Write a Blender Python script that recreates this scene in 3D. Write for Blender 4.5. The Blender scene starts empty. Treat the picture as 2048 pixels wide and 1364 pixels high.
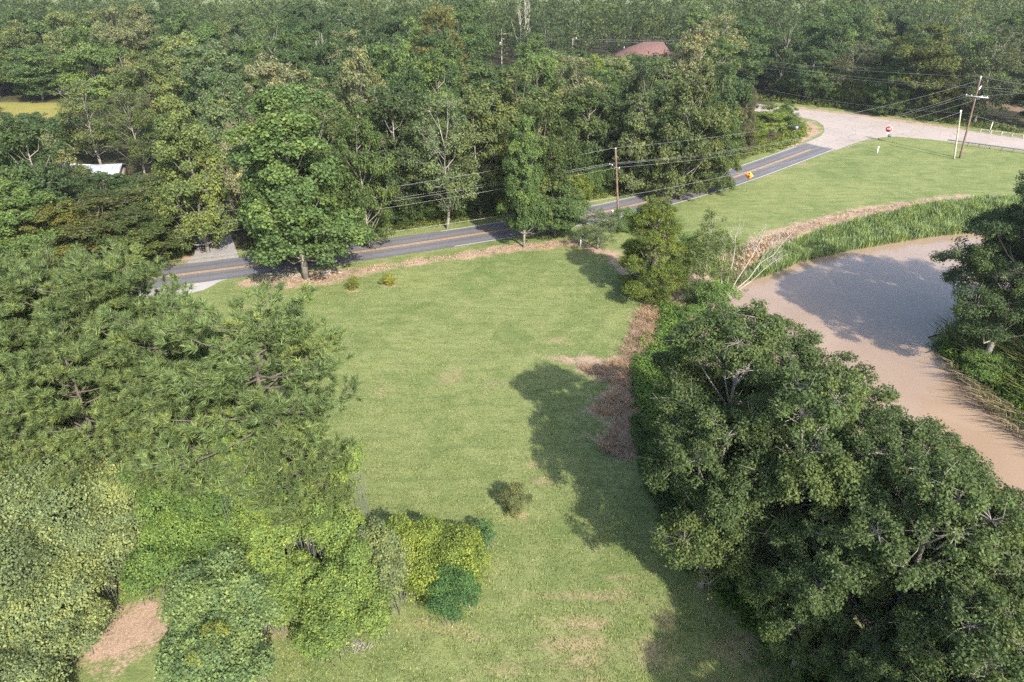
import bpy, math, random
import numpy as np
from mathutils import Vector, Matrix
from mathutils.geometry import tessellate_polygon

SC = bpy.context.scene
COL = SC.collection
R = math.radians

# ---------------------------------------------------------------- camera, sky, sun, exposure
CAM_H = 34.0
PITCH = R(30.0)
F = 2048 * 24.0 / 36.0
cam_data = bpy.data.cameras.new('camera')
cam_data.lens = 24.0
cam_data.sensor_width = 36.0
cam_data.clip_start = 0.5
cam_data.clip_end = 3000.0
cam = bpy.data.objects.new('camera', cam_data)
cam.location = (0, 0, CAM_H)
cam.rotation_euler = (R(90) - PITCH, 0, 0)
COL.objects.link(cam)
SC.camera = cam

SUN_EL, SUN_AZ = R(37.0), R(152.0)          # azimuth clockwise from +Y
world = bpy.data.worlds.new('World')
SC.world = world
world.use_nodes = True
wn = world.node_tree
sky = wn.nodes.new('ShaderNodeTexSky')
sky.sky_type = 'NISHITA'
sky.sun_disc = False
sky.sun_elevation = SUN_EL
sky.sun_rotation = SUN_AZ
sky.air_density = 1.0
sky.dust_density = 2.0
bg = wn.nodes['Background']
wn.links.new(sky.outputs[0], bg.inputs[0])
bg.inputs[1].default_value = 0.15
sun_data = bpy.data.lights.new('sun', 'SUN')
sun_data.energy = 4.0
sun_data.angle = R(0.55)
sun_data.color = (1.0, 0.95, 0.86)
sun = bpy.data.objects.new('sun', sun_data)
SUN_DIR = Vector((math.sin(SUN_AZ) * math.cos(SUN_EL), math.cos(SUN_AZ) * math.cos(SUN_EL), math.sin(SUN_EL)))
sun.rotation_euler = SUN_DIR.to_track_quat('Z', 'Y').to_euler()
sun.location = (40, -60, 120)
COL.objects.link(sun)
SC.view_settings.view_transform = 'Standard'
SC.view_settings.look = 'None'
SC.view_settings.exposure = 1.4
SC.view_settings.gamma = 1.0
SC.view_settings.use_curve_mapping = False
HAZE = 0.00013
cy = SC.cycles
cy.volume_bounces = 1
cy.max_bounces = 7
cy.diffuse_bounces = 4
cy.glossy_bounces = 2
cy.transmission_bounces = 4
cy.transparent_max_bounces = 4
cy.caustics_reflective = False
cy.caustics_refractive = False
cy.use_adaptive_sampling = True
cy.adaptive_threshold = 0.02
cy.use_denoising = False

# ---------------------------------------------------------------- survey helpers (photo pixel -> point of the place)
SP, CP = math.sin(PITCH), math.cos(PITCH)

def slope(y):
    v = (y - 682) / F
    return (SP + v * CP) / (CP - v * SP)

def at(x, y, z=0.0):
    u = (x - 1024) / F
    v = (y - 682) / F
    Z = (CAM_H - z) / (SP + v * CP)
    return (Z * u, Z * (CP - v * SP))

def at_dist(x, y, Y):
    z = CAM_H - Y * slope(y)
    Z = Y * CP + (CAM_H - z) * SP
    return ((x - 1024) / F * Z, z)

def to_px(X, Y, z=0.0):
    Z = Y * CP + (CAM_H - z) * SP
    return 1024 + F * X / Z, 682 + F * ((CAM_H - z) * CP - Y * SP) / Z

def poly(px, z=0.0):
    return np.array([at(x, y, z) for x, y in px])

def sdist(P, Q):
    """signed distance of points P (n,2) to polygon Q (m,2), negative inside"""
    n = len(Q)
    d2 = np.full(len(P), 1e18)
    ins = np.zeros(len(P), bool)
    for i in range(n):
        a, b = Q[i], Q[(i + 1) % n]
        e = b - a
        w = P - a
        t = np.clip((w @ e) / max(e @ e, 1e-9), 0, 1)
        q = w - t[:, None] * e
        d2 = np.minimum(d2, (q ** 2).sum(1))
        c = (a[1] <= P[:, 1]) != (b[1] <= P[:, 1])
        if abs(e[1]) > 1e-9:
            xi = a[0] + (P[:, 1] - a[1]) / e[1] * e[0]
            ins ^= c & (P[:, 0] < xi)
    d = np.sqrt(d2)
    return np.where(ins, -d, d)

def sdist1(x, y, Q):
    return float(sdist(np.array([[x, y]]), Q)[0])

# ---------------------------------------------------------------- mesh helpers
def mesh_obj(name, V, faces, mat=None, parent=None, attrs=None, smooth=False, loc=None):
    """faces: list of int arrays (n,3)/(n,4), attrs: {name: per-face floats}"""
    me = bpy.data.meshes.new(name)
    V = np.asarray(V, np.float32)
    faces = [np.asarray(f, np.int32) for f in faces if len(f)]
    me.vertices.add(len(V))
    me.vertices.foreach_set('co', V.ravel())
    loops = np.concatenate([f.ravel() for f in faces])
    sizes = np.concatenate([np.full(len(f), f.shape[1], np.int32) for f in faces])
    starts = np.concatenate([[0], np.cumsum(sizes)[:-1]]).astype(np.int32)
    me.loops.add(len(loops))
    me.loops.foreach_set('vertex_index', loops)
    me.polygons.add(len(sizes))
    me.polygons.foreach_set('loop_start', starts)
    me.polygons.foreach_set('loop_total', sizes)
    if smooth:
        me.polygons.foreach_set('use_smooth', np.ones(len(sizes), bool))
    for k, v in (attrs or {}).items():
        dom = 'FACE' if len(v) == len(sizes) else 'POINT'
        a = me.attributes.new(k, 'FLOAT', dom)
        a.data.foreach_set('value', np.asarray(v, np.float32))
    me.update(calc_edges=True)
    me.validate()
    o = bpy.data.objects.new(name, me)
    if mat:
        me.materials.append(mat)
    COL.objects.link(o)
    if parent:
        o.parent = parent
    if loc is not None:
        o.location = loc
    return o

class Shape:
    """collects tubes and boxes, builds one mesh object"""
    def __init__(s):
        s.V = []; s.F3 = []; s.F4 = []; s.n = 0
    def add(s, V, F4=(), F3=()):
        s.V.append(np.asarray(V, float))
        if len(F4): s.F4.append(np.asarray(F4, int) + s.n)
        if len(F3): s.F3.append(np.asarray(F3, int) + s.n)
        s.n += len(V)
    def tube(s, pts, rad, sides=6, cap=True):
        pts = np.asarray(pts, float); n = len(pts)
        rad = np.broadcast_to(np.asarray(rad, float), (n,))
        T = np.gradient(pts, axis=0); T /= np.linalg.norm(T, axis=1)[:, None] + 1e-9
        ref = np.array([0, 0, 1.0]) if abs(T[0][2]) < .9 else np.array([1.0, 0, 0])
        A = np.cross(T, ref); A /= np.linalg.norm(A, axis=1)[:, None] + 1e-9
        B = np.cross(T, A)
        ang = np.arange(sides) / sides * 2 * np.pi
        V = pts[:, None, :] + rad[:, None, None] * (np.cos(ang)[None, :, None] * A[:, None, :] + np.sin(ang)[None, :, None] * B[:, None, :])
        V = V.reshape(-1, 3)
        i = np.arange(n - 1)[:, None] * sides; j = np.arange(sides)[None, :]; k = (j + 1) % sides
        F4 = np.stack([i + j, i + k, i + sides + k, i + sides + j], -1).reshape(-1, 4)
        F3 = []
        if cap:
            V = np.vstack([V, pts[0], pts[-1]])
            a, b = n * sides, n * sides + 1
            F3 = [(a, (q + 1) % sides, q) for q in range(sides)] + [(b, (n - 1) * sides + q, (n - 1) * sides + (q + 1) % sides) for q in range(sides)]
        s.add(V, F4, F3)
    def box(s, c, size, rz=0.0, ry=0.0):
        x, y, z = [v / 2 for v in size]
        V = np.array([(a * x, b * y, d * z) for d in (-1, 1) for b in (-1, 1) for a in (-1, 1)])
        if ry:
            V = V @ np.array(Matrix.Rotation(ry, 3, 'Y')).T
        if rz:
            V = V @ np.array(Matrix.Rotation(rz, 3, 'Z')).T
        V = V + np.asarray(c)
        s.add(V, [(0, 2, 3, 1), (4, 5, 7, 6), (0, 1, 5, 4), (2, 6, 7, 3), (0, 4, 6, 2), (1, 3, 7, 5)])
    def prism(s, outline, y0, y1):
        """outline in (x,z), extruded along y"""
        n = len(outline)
        V = [(x, y0, z) for x, z in outline] + [(x, y1, z) for x, z in outline]
        F4 = [(i, i + n, (i + 1) % n + n, (i + 1) % n) for i in range(n)]
        tri = tessellate_polygon([[Vector((x, z, 0)) for x, z in outline]])
        F3 = [tuple(t) for t in tri] + [tuple(q + n for q in t[::-1]) for t in tri]
        s.add(V, F4, F3)
    def build(s, name, mat, parent=None, smooth=False, loc=None):
        fs = []
        if s.F4: fs.append(np.vstack(s.F4))
        if s.F3: fs.append(np.vstack(s.F3))
        return mesh_obj(name, np.vstack(s.V), fs, mat, parent, smooth=smooth, loc=loc)

def tag(o, label=None, cat=None, group=None, kind=None):
    if label: o['label'] = label
    if cat: o['category'] = cat
    if group: o['group'] = group
    if kind: o['kind'] = kind
    return o

def empty(name, loc, rz=0.0, sc=1.0):
    o = bpy.data.objects.new(name, None)
    o.empty_display_size = 0.5
    COL.objects.link(o)
    o.location = loc
    o.rotation_euler = (0, 0, rz)
    o.scale = (sc, sc, sc) if not isinstance(sc, (tuple, list)) else sc
    return o

# ---------------------------------------------------------------- materials
def new_mat(name):
    m = bpy.data.materials.new(name)
    m.use_nodes = True
    nt = m.node_tree
    return m, nt, nt.nodes['Principled BSDF']

def N(nt, kind, **kw):
    n = nt.nodes.new(kind)
    for k, v in kw.items():
        setattr(n, k, v)
    return n

def L(nt, a, b):
    nt.links.new(a, b)

def math_node(nt, op, a, b=None, clamp=False):
    n = nt.nodes.new('ShaderNodeMath'); n.operation = op; n.use_clamp = clamp
    for i, v in enumerate((a, b)):
        if v is None: continue
        if isinstance(v, (int, float)): n.inputs[i].default_value = v
        else: nt.links.new(v, n.inputs[i])
    return n.outputs[0]

def mix(nt, fac, a, b, blend='MIX'):
    n = nt.nodes.new('ShaderNodeMix'); n.data_type = 'RGBA'; n.blend_type = blend
    for s, v in ((n.inputs[0], fac), (n.inputs[6], a), (n.inputs[7], b)):
        if isinstance(v, (int, float)): s.default_value = v
        elif isinstance(v, tuple): s.default_value = (*v, 1.0) if len(v) == 3 else v
        else: nt.links.new(v, s)
    return n.outputs[2]

def noise(nt, scale, detail=4, rough=0.55, vec=None, dist=0.0):
    n = nt.nodes.new('ShaderNodeTexNoise')
    n.inputs['Scale'].default_value = scale; n.inputs['Detail'].default_value = detail
    n.inputs['Roughness'].default_value = rough; n.inputs['Distortion'].default_value = dist
    if vec is not None: nt.links.new(vec, n.inputs['Vector'])
    return n.outputs['Fac']

def ramp(nt, fac, a, b):
    n = nt.nodes.new('ShaderNodeMapRange'); n.clamp = True
    n.inputs['From Min'].default_value = a; n.inputs['From Max'].default_value = b
    nt.links.new(fac, n.inputs['Value'])
    return n.outputs['Result']

def simple_mat(name, col, rough=0.7, nscale=3.0, amount=0.25, metal=0.0, bump=0.0, bscale=30.0):
    m, nt, p = new_mat(name)
    tc = N(nt, 'ShaderNodeTexCoord')
    f = noise(nt, nscale, 5, .6, tc.outputs['Object'])
    dark = tuple(c * (1 - amount) for c in col); lite = tuple(min(1, c * (1 + amount)) for c in col)
    L(nt, mix(nt, ramp(nt, f, .3, .7), dark, lite), p.inputs['Base Color'])
    p.inputs['Roughness'].default_value = rough
    p.inputs['Metallic'].default_value = metal
    if bump:
        b = N(nt, 'ShaderNodeBump'); b.inputs['Distance'].default_value = bump
        L(nt, noise(nt, bscale, 4, .6, tc.outputs['Object']), b.inputs['Height'])
        L(nt, b.outputs[0], p.inputs['Normal'])
    return m

def leaf_mat(name, trans=0.35, rough=0.6, spec=0.12, var=0.7):
    """base tint comes from the object colour; each leaf has its own 'leaf' value, each clump its 'clump' value"""
    m, nt, p = new_mat(name)
    oi = N(nt, 'ShaderNodeObjectInfo')
    a = N(nt, 'ShaderNodeAttribute', attribute_name='leaf')
    c = N(nt, 'ShaderNodeAttribute', attribute_name='clump')
    val = math_node(nt, 'MULTIPLY_ADD', a.outputs['Fac'], var)
    nt.nodes[-1].inputs[2].default_value = 1 - var / 2
    val2 = math_node(nt, 'MULTIPLY_ADD', c.outputs['Fac'], 0.5)
    nt.nodes[-1].inputs[2].default_value = 0.75
    v = math_node(nt, 'MULTIPLY', val, val2)
    warm = mix(nt, 1.0, oi.outputs['Color'], (1.22, 1.06, 0.82), 'MULTIPLY')
    base = mix(nt, ramp(nt, c.outputs['Fac'], .45, 1.0), oi.outputs['Color'], warm)
    cm = N(nt, 'ShaderNodeVectorMath', operation='SCALE')
    L(nt, base, cm.inputs[0]); L(nt, v, cm.inputs['Scale'])
    L(nt, cm.outputs[0], p.inputs['Base Color'])
    p.inputs['Roughness'].default_value = rough
    p.inputs['Specular IOR Level'].default_value = spec
    tr = N(nt, 'ShaderNodeBsdfTranslucent')
    tcol = mix(nt, 1.0, cm.outputs[0], (1.2, 1.3, 0.65), 'MULTIPLY')
    L(nt, tcol, tr.inputs['Color'])
    ms = N(nt, 'ShaderNodeMixShader'); ms.inputs[0].default_value = trans
    L(nt, p.outputs[0], ms.inputs[1]); L(nt, tr.outputs[0], ms.inputs[2])
    L(nt, ms.outputs[0], nt.nodes['Material Output'].inputs['Surface'])
    return m

M = {}
M['leaf'] = leaf_mat('leaf_surface')
M['needle'] = leaf_mat('pine_needle', trans=0.3, rough=0.55, spec=0.2, var=0.8)
M['blade'] = leaf_mat('reed_blade', trans=0.3, rough=0.5, spec=0.3, var=0.7)
M['bark_pale'] = simple_mat('pale_bark', (0.21, 0.19, 0.16), 0.85, 2.5, .35, bump=.02)
M['bark'] = simple_mat('grey_bark', (0.13, 0.11, 0.09), 0.9, 2.5, .35, bump=.03)
M['bark_pine'] = simple_mat('pine_bark', (0.10, 0.082, 0.068), 0.9, 3, .4, bump=.03)
M['dead_wood'] = simple_mat('bleached_wood', (0.31, 0.285, 0.24), 0.8, 3, .2)
M['pole_wood'] = simple_mat('pole_wood', (0.145, 0.09, 0.068), 0.85, 1.5, .35)
M['pole_grey'] = simple_mat('weathered_pole_wood', (0.33, 0.30, 0.24), 0.85, 1.5, .3)
M['steel'] = simple_mat('galvanised_steel', (0.55, 0.56, 0.57), 0.45, 4, .12, metal=.6)
M['rail'] = simple_mat('weathered_guardrail_steel', (0.16, 0.165, 0.18), 0.6, 3, .25, metal=.3)
M['white'] = simple_mat('white_paint', (0.78, 0.78, 0.76), 0.6, 3, .06)
M['wire'] = simple_mat('aluminium_wire', (0.30, 0.30, 0.30), 0.45, 1, .1, metal=.3)
M['red'] = simple_mat('red_sign_sheeting', (0.50, 0.02, 0.03), 0.5, 3, .06)
M['yellow'] = simple_mat('yellow_sign_sheeting', (0.90, 0.38, 0.02), 0.5, 3, .06)
M['black'] = simple_mat('black_paint', (0.015, 0.015, 0.015), 0.6, 3, .1)
M['dark_panel'] = simple_mat('unpainted_sign_back', (0.12, 0.14, 0.18), 0.5, 3, .12)
M['post'] = simple_mat('dark_steel_post', (0.12, 0.13, 0.11), 0.6, 3, .2)
M['tan'] = simple_mat('tan_wall', (0.52, 0.38, 0.24), 0.8, 1, .1)
M['dark_glass'] = simple_mat('window_glass', (0.05, 0.06, 0.07), 0.15, 1, .1)  # dark glossy glass for all window panes
M['rust'] = simple_mat('rusty_sheet', (0.40, 0.30, 0.22), 0.7, 1.2, .3)

def roof_mat():
    m, nt, p = new_mat('brown_shingles')
    tc = N(nt, 'ShaderNodeTexCoord')
    b = N(nt, 'ShaderNodeTexBrick'); b.offset = .5
    b.inputs['Scale'].default_value = 1.0
    b.inputs['Color1'].default_value = (0.115, 0.058, 0.050, 1); b.inputs['Color2'].default_value = (0.155, 0.080, 0.067, 1)
    b.inputs['Mortar'].default_value = (0.10, 0.05, 0.04, 1)
    b.inputs['Mortar Size'].default_value = .03; b.inputs['Brick Width'].default_value = .9; b.inputs['Row Height'].default_value = .35
    L(nt, tc.outputs['Object'], b.inputs['Vector'])
    L(nt, mix(nt, .4, b.outputs['Color'], mix(nt, noise(nt, .6, 5, .6, tc.outputs['Object']), (0.10, .052, .045), (0.165, .088, .075))), p.inputs['Base Color'])
    p.inputs['Roughness'].default_value = .9
    return m
M['roof'] = roof_mat()
M['pale_roof'] = simple_mat('pale_metal_roofing', (0.30, 0.32, 0.35), 0.6, .8, .35)

def asphalt_mat(name, lo, hi, crack=0.0, streak=True):
    m, nt, p = new_mat(name)
    tc = N(nt, 'ShaderNodeTexCoord')
    P = tc.outputs['Object']
    uvn = N(nt, 'ShaderNodeUVMap'); 
    f1 = noise(nt, .12, 5, .6, P); f2 = noise(nt, 14, 3, .7, P); f3 = noise(nt, 1.1, 5, .65, P)
    s = math_node(nt, 'ADD', math_node(nt, 'MULTIPLY', f1, .45), math_node(nt, 'ADD', math_node(nt, 'MULTIPLY', f2, .3), math_node(nt, 'MULTIPLY', f3, .25)))
    col = mix(nt, ramp(nt, s, .34, .66), lo, hi)
    if streak:
        # wheel paths run along the road: v runs across it
        a = N(nt, 'ShaderNodeAttribute', attribute_name='across')
        w = math_node(nt, 'SINE', math_node(nt, 'MULTIPLY', a.outputs['Fac'], 2 * math.pi / 1.62))
        w = math_node(nt, 'MULTIPLY', ramp(nt, w, -.2, 1.0), math_node(nt, 'ADD', math_node(nt, 'MULTIPLY', f3, .9), .25), clamp=True)
        col = mix(nt, math_node(nt, 'MULTIPLY', w, .6), col, tuple(c * .62 for c in lo))
    if crack:
        v = N(nt, 'ShaderNodeTexVoronoi', feature='DISTANCE_TO_EDGE'); v.inputs['Scale'].default_value = .22
        wv = N(nt, 'ShaderNodeVectorMath', operation='ADD'); nz = N(nt, 'ShaderNodeTexNoise'); nz.inputs['Scale'].default_value = .6
        L(nt, P, nz.inputs['Vector']); L(nt, P, wv.inputs[0]); L(nt, nz.outputs['Color'], wv.inputs[1])
        L(nt, wv.outputs[0], v.inputs['Vector'])
        c = ramp(nt, v.outputs['Distance'], .0, .02)
        col = mix(nt, math_node(nt, 'MULTIPLY', math_node(nt, 'SUBTRACT', 1.0, c), crack), col, tuple(q * .45 for q in lo))
    L(nt, col, p.inputs['Base Color'])
    p.inputs['Roughness'].default_value = .85
    b = N(nt, 'ShaderNodeBump'); b.inputs['Distance'].default_value = .01
    L(nt, f2, b.inputs['Height']); L(nt, b.outputs[0], p.inputs['Normal'])
    return m
M['asphalt'] = asphalt_mat('asphalt', (0.088, 0.084, 0.092), (0.135, 0.130, 0.138), 0.25)
M['concrete'] = asphalt_mat('worn_concrete', (0.235, 0.195, 0.17), (0.33, 0.28, 0.25), 0.5, streak=False)
M['gravel'] = asphalt_mat('driveway_gravel', (0.17, 0.155, 0.15), (0.34, 0.32, 0.30), 0.0, streak=False)

def paint_mat(name, col, under):
    m, nt, p = new_mat(name)
    tc = N(nt, 'ShaderNodeTexCoord')
    f = noise(nt, 3.5, 5, .75, tc.outputs['Object'])
    L(nt, mix(nt, ramp(nt, f, .66, .76), col, under), p.inputs['Base Color'])
    p.inputs['Roughness'].default_value = .7
    return m
M['yellow_paint'] = paint_mat('yellow_road_paint', (0.52, 0.30, 0.09), (0.20, 0.16, 0.12))
M['white_paint_road'] = paint_mat('white_road_paint', (0.36, 0.35, 0.33), (0.20, 0.19, 0.18))

def ground_mat():
    m, nt, p = new_mat('ground_cover')
    tc = N(nt, 'ShaderNodeTexCoord'); P = tc.outputs['Object']
    def at_(n): return N(nt, 'ShaderNodeAttribute', attribute_name=n).outputs['Fac']
    dirt, dry, wood, mud, field = at_('dirt'), at_('dry'), at_('woods'), at_('mud'), at_('field')
    mp = N(nt, 'ShaderNodeMapping'); mp.inputs['Rotation'].default_value = (0, 0, R(-22)); mp.inputs['Scale'].default_value = (.35, 1.6, 1)
    L(nt, P, mp.inputs['Vector'])
    big = noise(nt, .07, 5, .6, P, .4)
    mid = noise(nt, .45, 6, .65, P, .6)
    mow = noise(nt, .8, 5, .62, mp.outputs[0], .3)
    fine = noise(nt, 5, 5, .75, P)
    fine2 = noise(nt, 15, 4, .75, P)
    g = mix(nt, ramp(nt, big, .38, .62), (0.094, 0.128, 0.038), (0.158, 0.178, 0.064))
    g = mix(nt, math_node(nt, 'MULTIPLY', ramp(nt, mid, .40, .66), .8), g, (0.180, 0.194, 0.076))
    g = mix(nt, math_node(nt, 'MULTIPLY', ramp(nt, mow, .48, .62), .55), g, (0.084, 0.114, 0.036))
    # thatch patches: 'dry' drives how far noise may turn the turf straw coloured
    dn = math_node(nt, 'ADD', math_node(nt, 'MULTIPLY', mid, .45), math_node(nt, 'ADD', math_node(nt, 'MULTIPLY', mow, .45), math_node(nt, 'MULTIPLY', fine, .25)))
    t = math_node(nt, 'ADD', dn, math_node(nt, 'MULTIPLY', dry, .26))
    straw = mix(nt, fine, (0.20, 0.155, 0.085), (0.34, 0.25, 0.155))
    g = mix(nt, math_node(nt, 'MULTIPLY', ramp(nt, t, .66, 1.05), .8), g, straw)
    # blades: light and dark speckle
    sp = math_node(nt, 'ADD', math_node(nt, 'MULTIPLY', fine, .55), math_node(nt, 'MULTIPLY', fine2, .45))
    spk = N(nt, 'ShaderNodeMapRange'); spk.inputs['From Min'].default_value = .3; spk.inputs['From Max'].default_value = .7
    spk.inputs['To Min'].default_value = .50; spk.inputs['To Max'].default_value = 1.50
    L(nt, sp, spk.inputs['Value'])
    # bare earth, dead stalks, wood chips
    dcol = mix(nt, ramp(nt, mid, .3, .7), (0.17, 0.105, 0.068), (0.37, 0.265, 0.185))
    dcol = mix(nt, ramp(nt, fine, .40, .62), dcol, (0.28, 0.20, 0.145))
    dcol = mix(nt, math_node(nt, 'MULTIPLY', ramp(nt, fine2, .60, .70), .7), dcol, (0.50, 0.42, 0.33))
    dm = math_node(nt, 'ADD', dirt, math_node(nt, 'MULTIPLY', math_node(nt, 'SUBTRACT', math_node(nt, 'ADD', math_node(nt, 'MULTIPLY', mid, .6), math_node(nt, 'MULTIPLY', fine, .4)), .5), 3.2))
    g = mix(nt, ramp(nt, dm, .38, .72), g, dcol)
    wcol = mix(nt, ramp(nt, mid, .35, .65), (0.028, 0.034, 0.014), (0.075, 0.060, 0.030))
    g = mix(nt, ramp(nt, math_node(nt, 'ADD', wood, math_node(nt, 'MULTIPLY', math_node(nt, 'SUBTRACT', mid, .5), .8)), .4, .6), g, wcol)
    fcol = mix(nt, ramp(nt, mow, .35, .65), (0.16, 0.17, 0.04), (0.25, 0.20, 0.06))
    g = mix(nt, field, g, fcol)
    mcol = mix(nt, fine, (0.21, 0.125, 0.07), (0.32, 0.20, 0.13))
    g = mix(nt, mud, g, mcol)
    sc = N(nt, 'ShaderNodeVectorMath', operation='SCALE'); L(nt, g, sc.inputs[0]); L(nt, spk.outputs[0], sc.inputs['Scale'])
    L(nt, sc.outputs[0], p.inputs['Base Color'])
    p.inputs['Roughness'].default_value = .95
    p.inputs['Specular IOR Level'].default_value = .15
    b = N(nt, 'ShaderNodeBump'); b.inputs['Distance'].default_value = .10; b.inputs['Strength'].default_value = .8
    L(nt, math_node(nt, 'ADD', sp, math_node(nt, 'MULTIPLY', mid, .8)), b.inputs['Height']); L(nt, b.outputs[0], p.inputs['Normal'])
    return m
M['ground'] = ground_mat()

def water_mat():
    m, nt, p = new_mat('muddy_water')
    tc = N(nt, 'ShaderNodeTexCoord')
    f = noise(nt, .12, 4, .5, tc.outputs['Object'], .8)
    L(nt, mix(nt, ramp(nt, f, .3, .7), (0.225, 0.158, 0.108), (0.265, 0.192, 0.137)), p.inputs['Base Color'])
    p.inputs['Roughness'].default_value = .03
    p.inputs['IOR'].default_value = 1.33
    b = N(nt, 'ShaderNodeBump'); b.inputs['Distance'].default_value = .01; b.inputs['Strength'].default_value = .14
    L(nt, noise(nt, 1.8, 3, .5, tc.outputs['Object']), b.inputs['Height']); L(nt, b.outputs[0], p.inputs['Normal'])
    return m
M['water'] = water_mat()

# ---------------------------------------------------------------- land: polygons of the place
WATER_Z = -1.3
WATER = poly([(1486, 552), (1560, 534), (1600, 512), (1700, 487), (1800, 470), (1870, 460), (1960, 452), (2100, 455), (2420, 480),
              (2420, 560), (2100, 592), (1960, 632), (1880, 658), (1838, 668), (1850, 684), (1905, 716), (1960, 768), (2048, 846), (2250, 990),
              (2300, 1400), (2200, 1800), (2080, 1700), (1960, 1500), (1865, 1364), (1770, 1260), (1640, 1120), (1520, 1000), (1440, 900),
              (1392, 800), (1385, 740), (1410, 680), (1452, 620)], WATER_Z)
WATER2 = poly([(1955, 196), (2048, 208), (2300, 222), (2400, 262), (2048, 240), (1992, 234)], WATER_Z)
HIGHWAY = poly([(1350, 189), (1500, 206), (1594, 218), (1700, 230), (1819, 247), (1912, 258), (1965, 265), (2048, 276), (2300, 312),
                (2300, 345), (2048, 303), (1960, 291), (1870, 280), (1793, 273.5), (1762, 275), (1734, 279), (1700, 290), (1672, 300), (1610, 286),
                (1642, 272), (1649, 262), (1646, 251), (1632, 241), (1600, 235), (1500, 221), (1350, 205)])
CENTER = np.array([at(x, y) for x, y in [(-900, 712), (-300, 634), (0, 596), (180, 573), (337, 552), (594, 520), (700, 507), (850, 484), (1000, 461.5), (1110, 443), (1210, 424), (1318, 399), (1350, 389.5), (1450, 361), (1559, 322), (1640, 292), (1670, 281)]])

def smooth_line(P, n=160):
    P = np.asarray(P)
    s = np.concatenate([[0], np.cumsum(np.linalg.norm(np.diff(P, axis=0), axis=1))])
    t = np.linspace(0, s[-1], n)
    x = np.interp(t, s, P[:, 0]); y = np.interp(t, s, P[:, 1])
    k = np.ones(9) / 9
    def sm(a):
        p = np.concatenate([2 * a[0] - a[4:0:-1], a, 2 * a[-1] - a[-2:-6:-1]])
        return np.convolve(p, k, 'valid')
    for _ in range(3):
        x = sm(x); y = sm(y)
    return np.stack([x, y], 1)
ROAD = smooth_line(CENTER)
RT = np.gradient(ROAD, axis=0); RT /= np.linalg.norm(RT, axis=1)[:, None]
RN = np.stack([-RT[:, 1], RT[:, 0]], 1)         # to the far side
HALF = 3.15
def ribbon_poly(a, b, i0=0, i1=None):
    return np.vstack([ROAD[i0:i1] + RN[i0:i1] * a, (ROAD[i0:i1] + RN[i0:i1] * b)[::-1]])
ROADPOLY = ribbon_poly(-HALF, HALF)
DRIVE = poly([(372, 527), (470, 520), (478, 516), (462, 470), (447, 430), (432, 395), (418, 350), (402, 342), (392, 372), (402, 400), (405, 430), (398, 470), (388, 512)])
APRON = poly([(200, 640), (330, 590), (372, 588), (408, 580), (440, 563), (470, 553), (300, 560), (100, 590)])

# bare ground and dead growth
DIRT = [poly(q) for q in (
    [(1292, 598), (1330, 592), (1360, 600), (1340, 660), (1300, 700), (1290, 760), (1280, 830), (1300, 900), (1262, 925), (1218, 905), (1186, 872), (1232, 838), (1164, 822), (1225, 775), (1150, 738), (1085, 716), (1130, 712), (1210, 716), (1250, 706), (1262, 650)],
    [(468, 566), (520, 552), (600, 545), (700, 537), (850, 517), (1000, 493), (1140, 479), (1225, 500), (1290, 560), (1296, 592), (1255, 560), (1205, 512), (1150, 492), (1060, 502), (960, 513), (850, 528), (740, 546), (640, 572), (560, 574), (500, 574)],
    [(1440, 512), (1480, 490), (1560, 456), (1700, 420), (1850, 396), (1930, 390), (2060, 392), (2060, 408), (1925, 404), (1850, 414), (1740, 436), (1640, 460), (1560, 486), (1490, 520), (1440, 545)],
    [(1588, 240), (1625, 244), (1640, 255), (1641, 268), (1600, 288), (1560, 302), (1595, 275), (1605, 258)],
    [(170, 1225), (260, 1210), (325, 1192), (352, 1215), (348, 1260), (300, 1290), (250, 1330), (190, 1345), (170, 1290)],
    [(1350, 560), (1400, 540), (1440, 560), (1450, 600), (1380, 640), (1330, 650)],
    [(312, 527), (372, 490), (395, 470), (388, 512), (372, 526)],
    [(1594, 214), (1700, 225), (1830, 243), (1930, 257), (1930, 262), (1830, 250), (1700, 232), (1594, 219)])]
DRYSPOTS = [  # px centre, metres radius (along x, along y), strength
    (1110, 680, 1.6, 1.0, .9), (905, 752, 1.5, 1.4, 1.1), (762, 772, .8, 1.8, .9), (480, 612, .9, .5, 2.0), (1085, 963, .9, .6, 1.8), (1063, 930, .6, .5, 1.4),
    (872, 1058, 1.3, .5, 1.2), (740, 996, .35, .15, 2.0), (980, 765, 1.4, 1.2, .8), (1160, 1290, 1.8, .55, 1.9), (1120, 1190, 2.2, .3, 1.2), (1210, 1190, 1.4, .35, 1.5),
    (1150, 1245, 1.2, .4, 1.6), (1200, 1245, .7, .3, 1.4), (1170, 1325, 1.2, .3, 1.7), (1300, 1310, .8, 1.0, 1.2), (1240, 1155, 1.6, .3, 1.0), (900, 1255, 1.6, .3, 1.3),
    (940, 1275, 1.2, .3, 1.2), (835, 1245, .7, .3, 1.3), (560, 1265, .8, .5, 1.6), (1000, 1340, 1.2, .3, .8), (1330, 1240, .8, .9, 1.2), (1190, 1355, .8, .3, 1.2),
    (1600, 330, 6, 2.0, .8), (1540, 352, 5, 1.3, .8), (1700, 296, 6, 2.5, .6), (930, 632, 5, 2, .35), (1040, 1030, .6, .3, 2.5), (706, 582, .7, .4, 3), (780, 572, .8, .4, 2.6),
    (1480, 1290, 1.6, 1.2, .9), (1180, 640, 1.5, 1.0, .4), (1930, 300, 6, 2, .8), (1000, 700, 3, 1.2, .4)]

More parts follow.
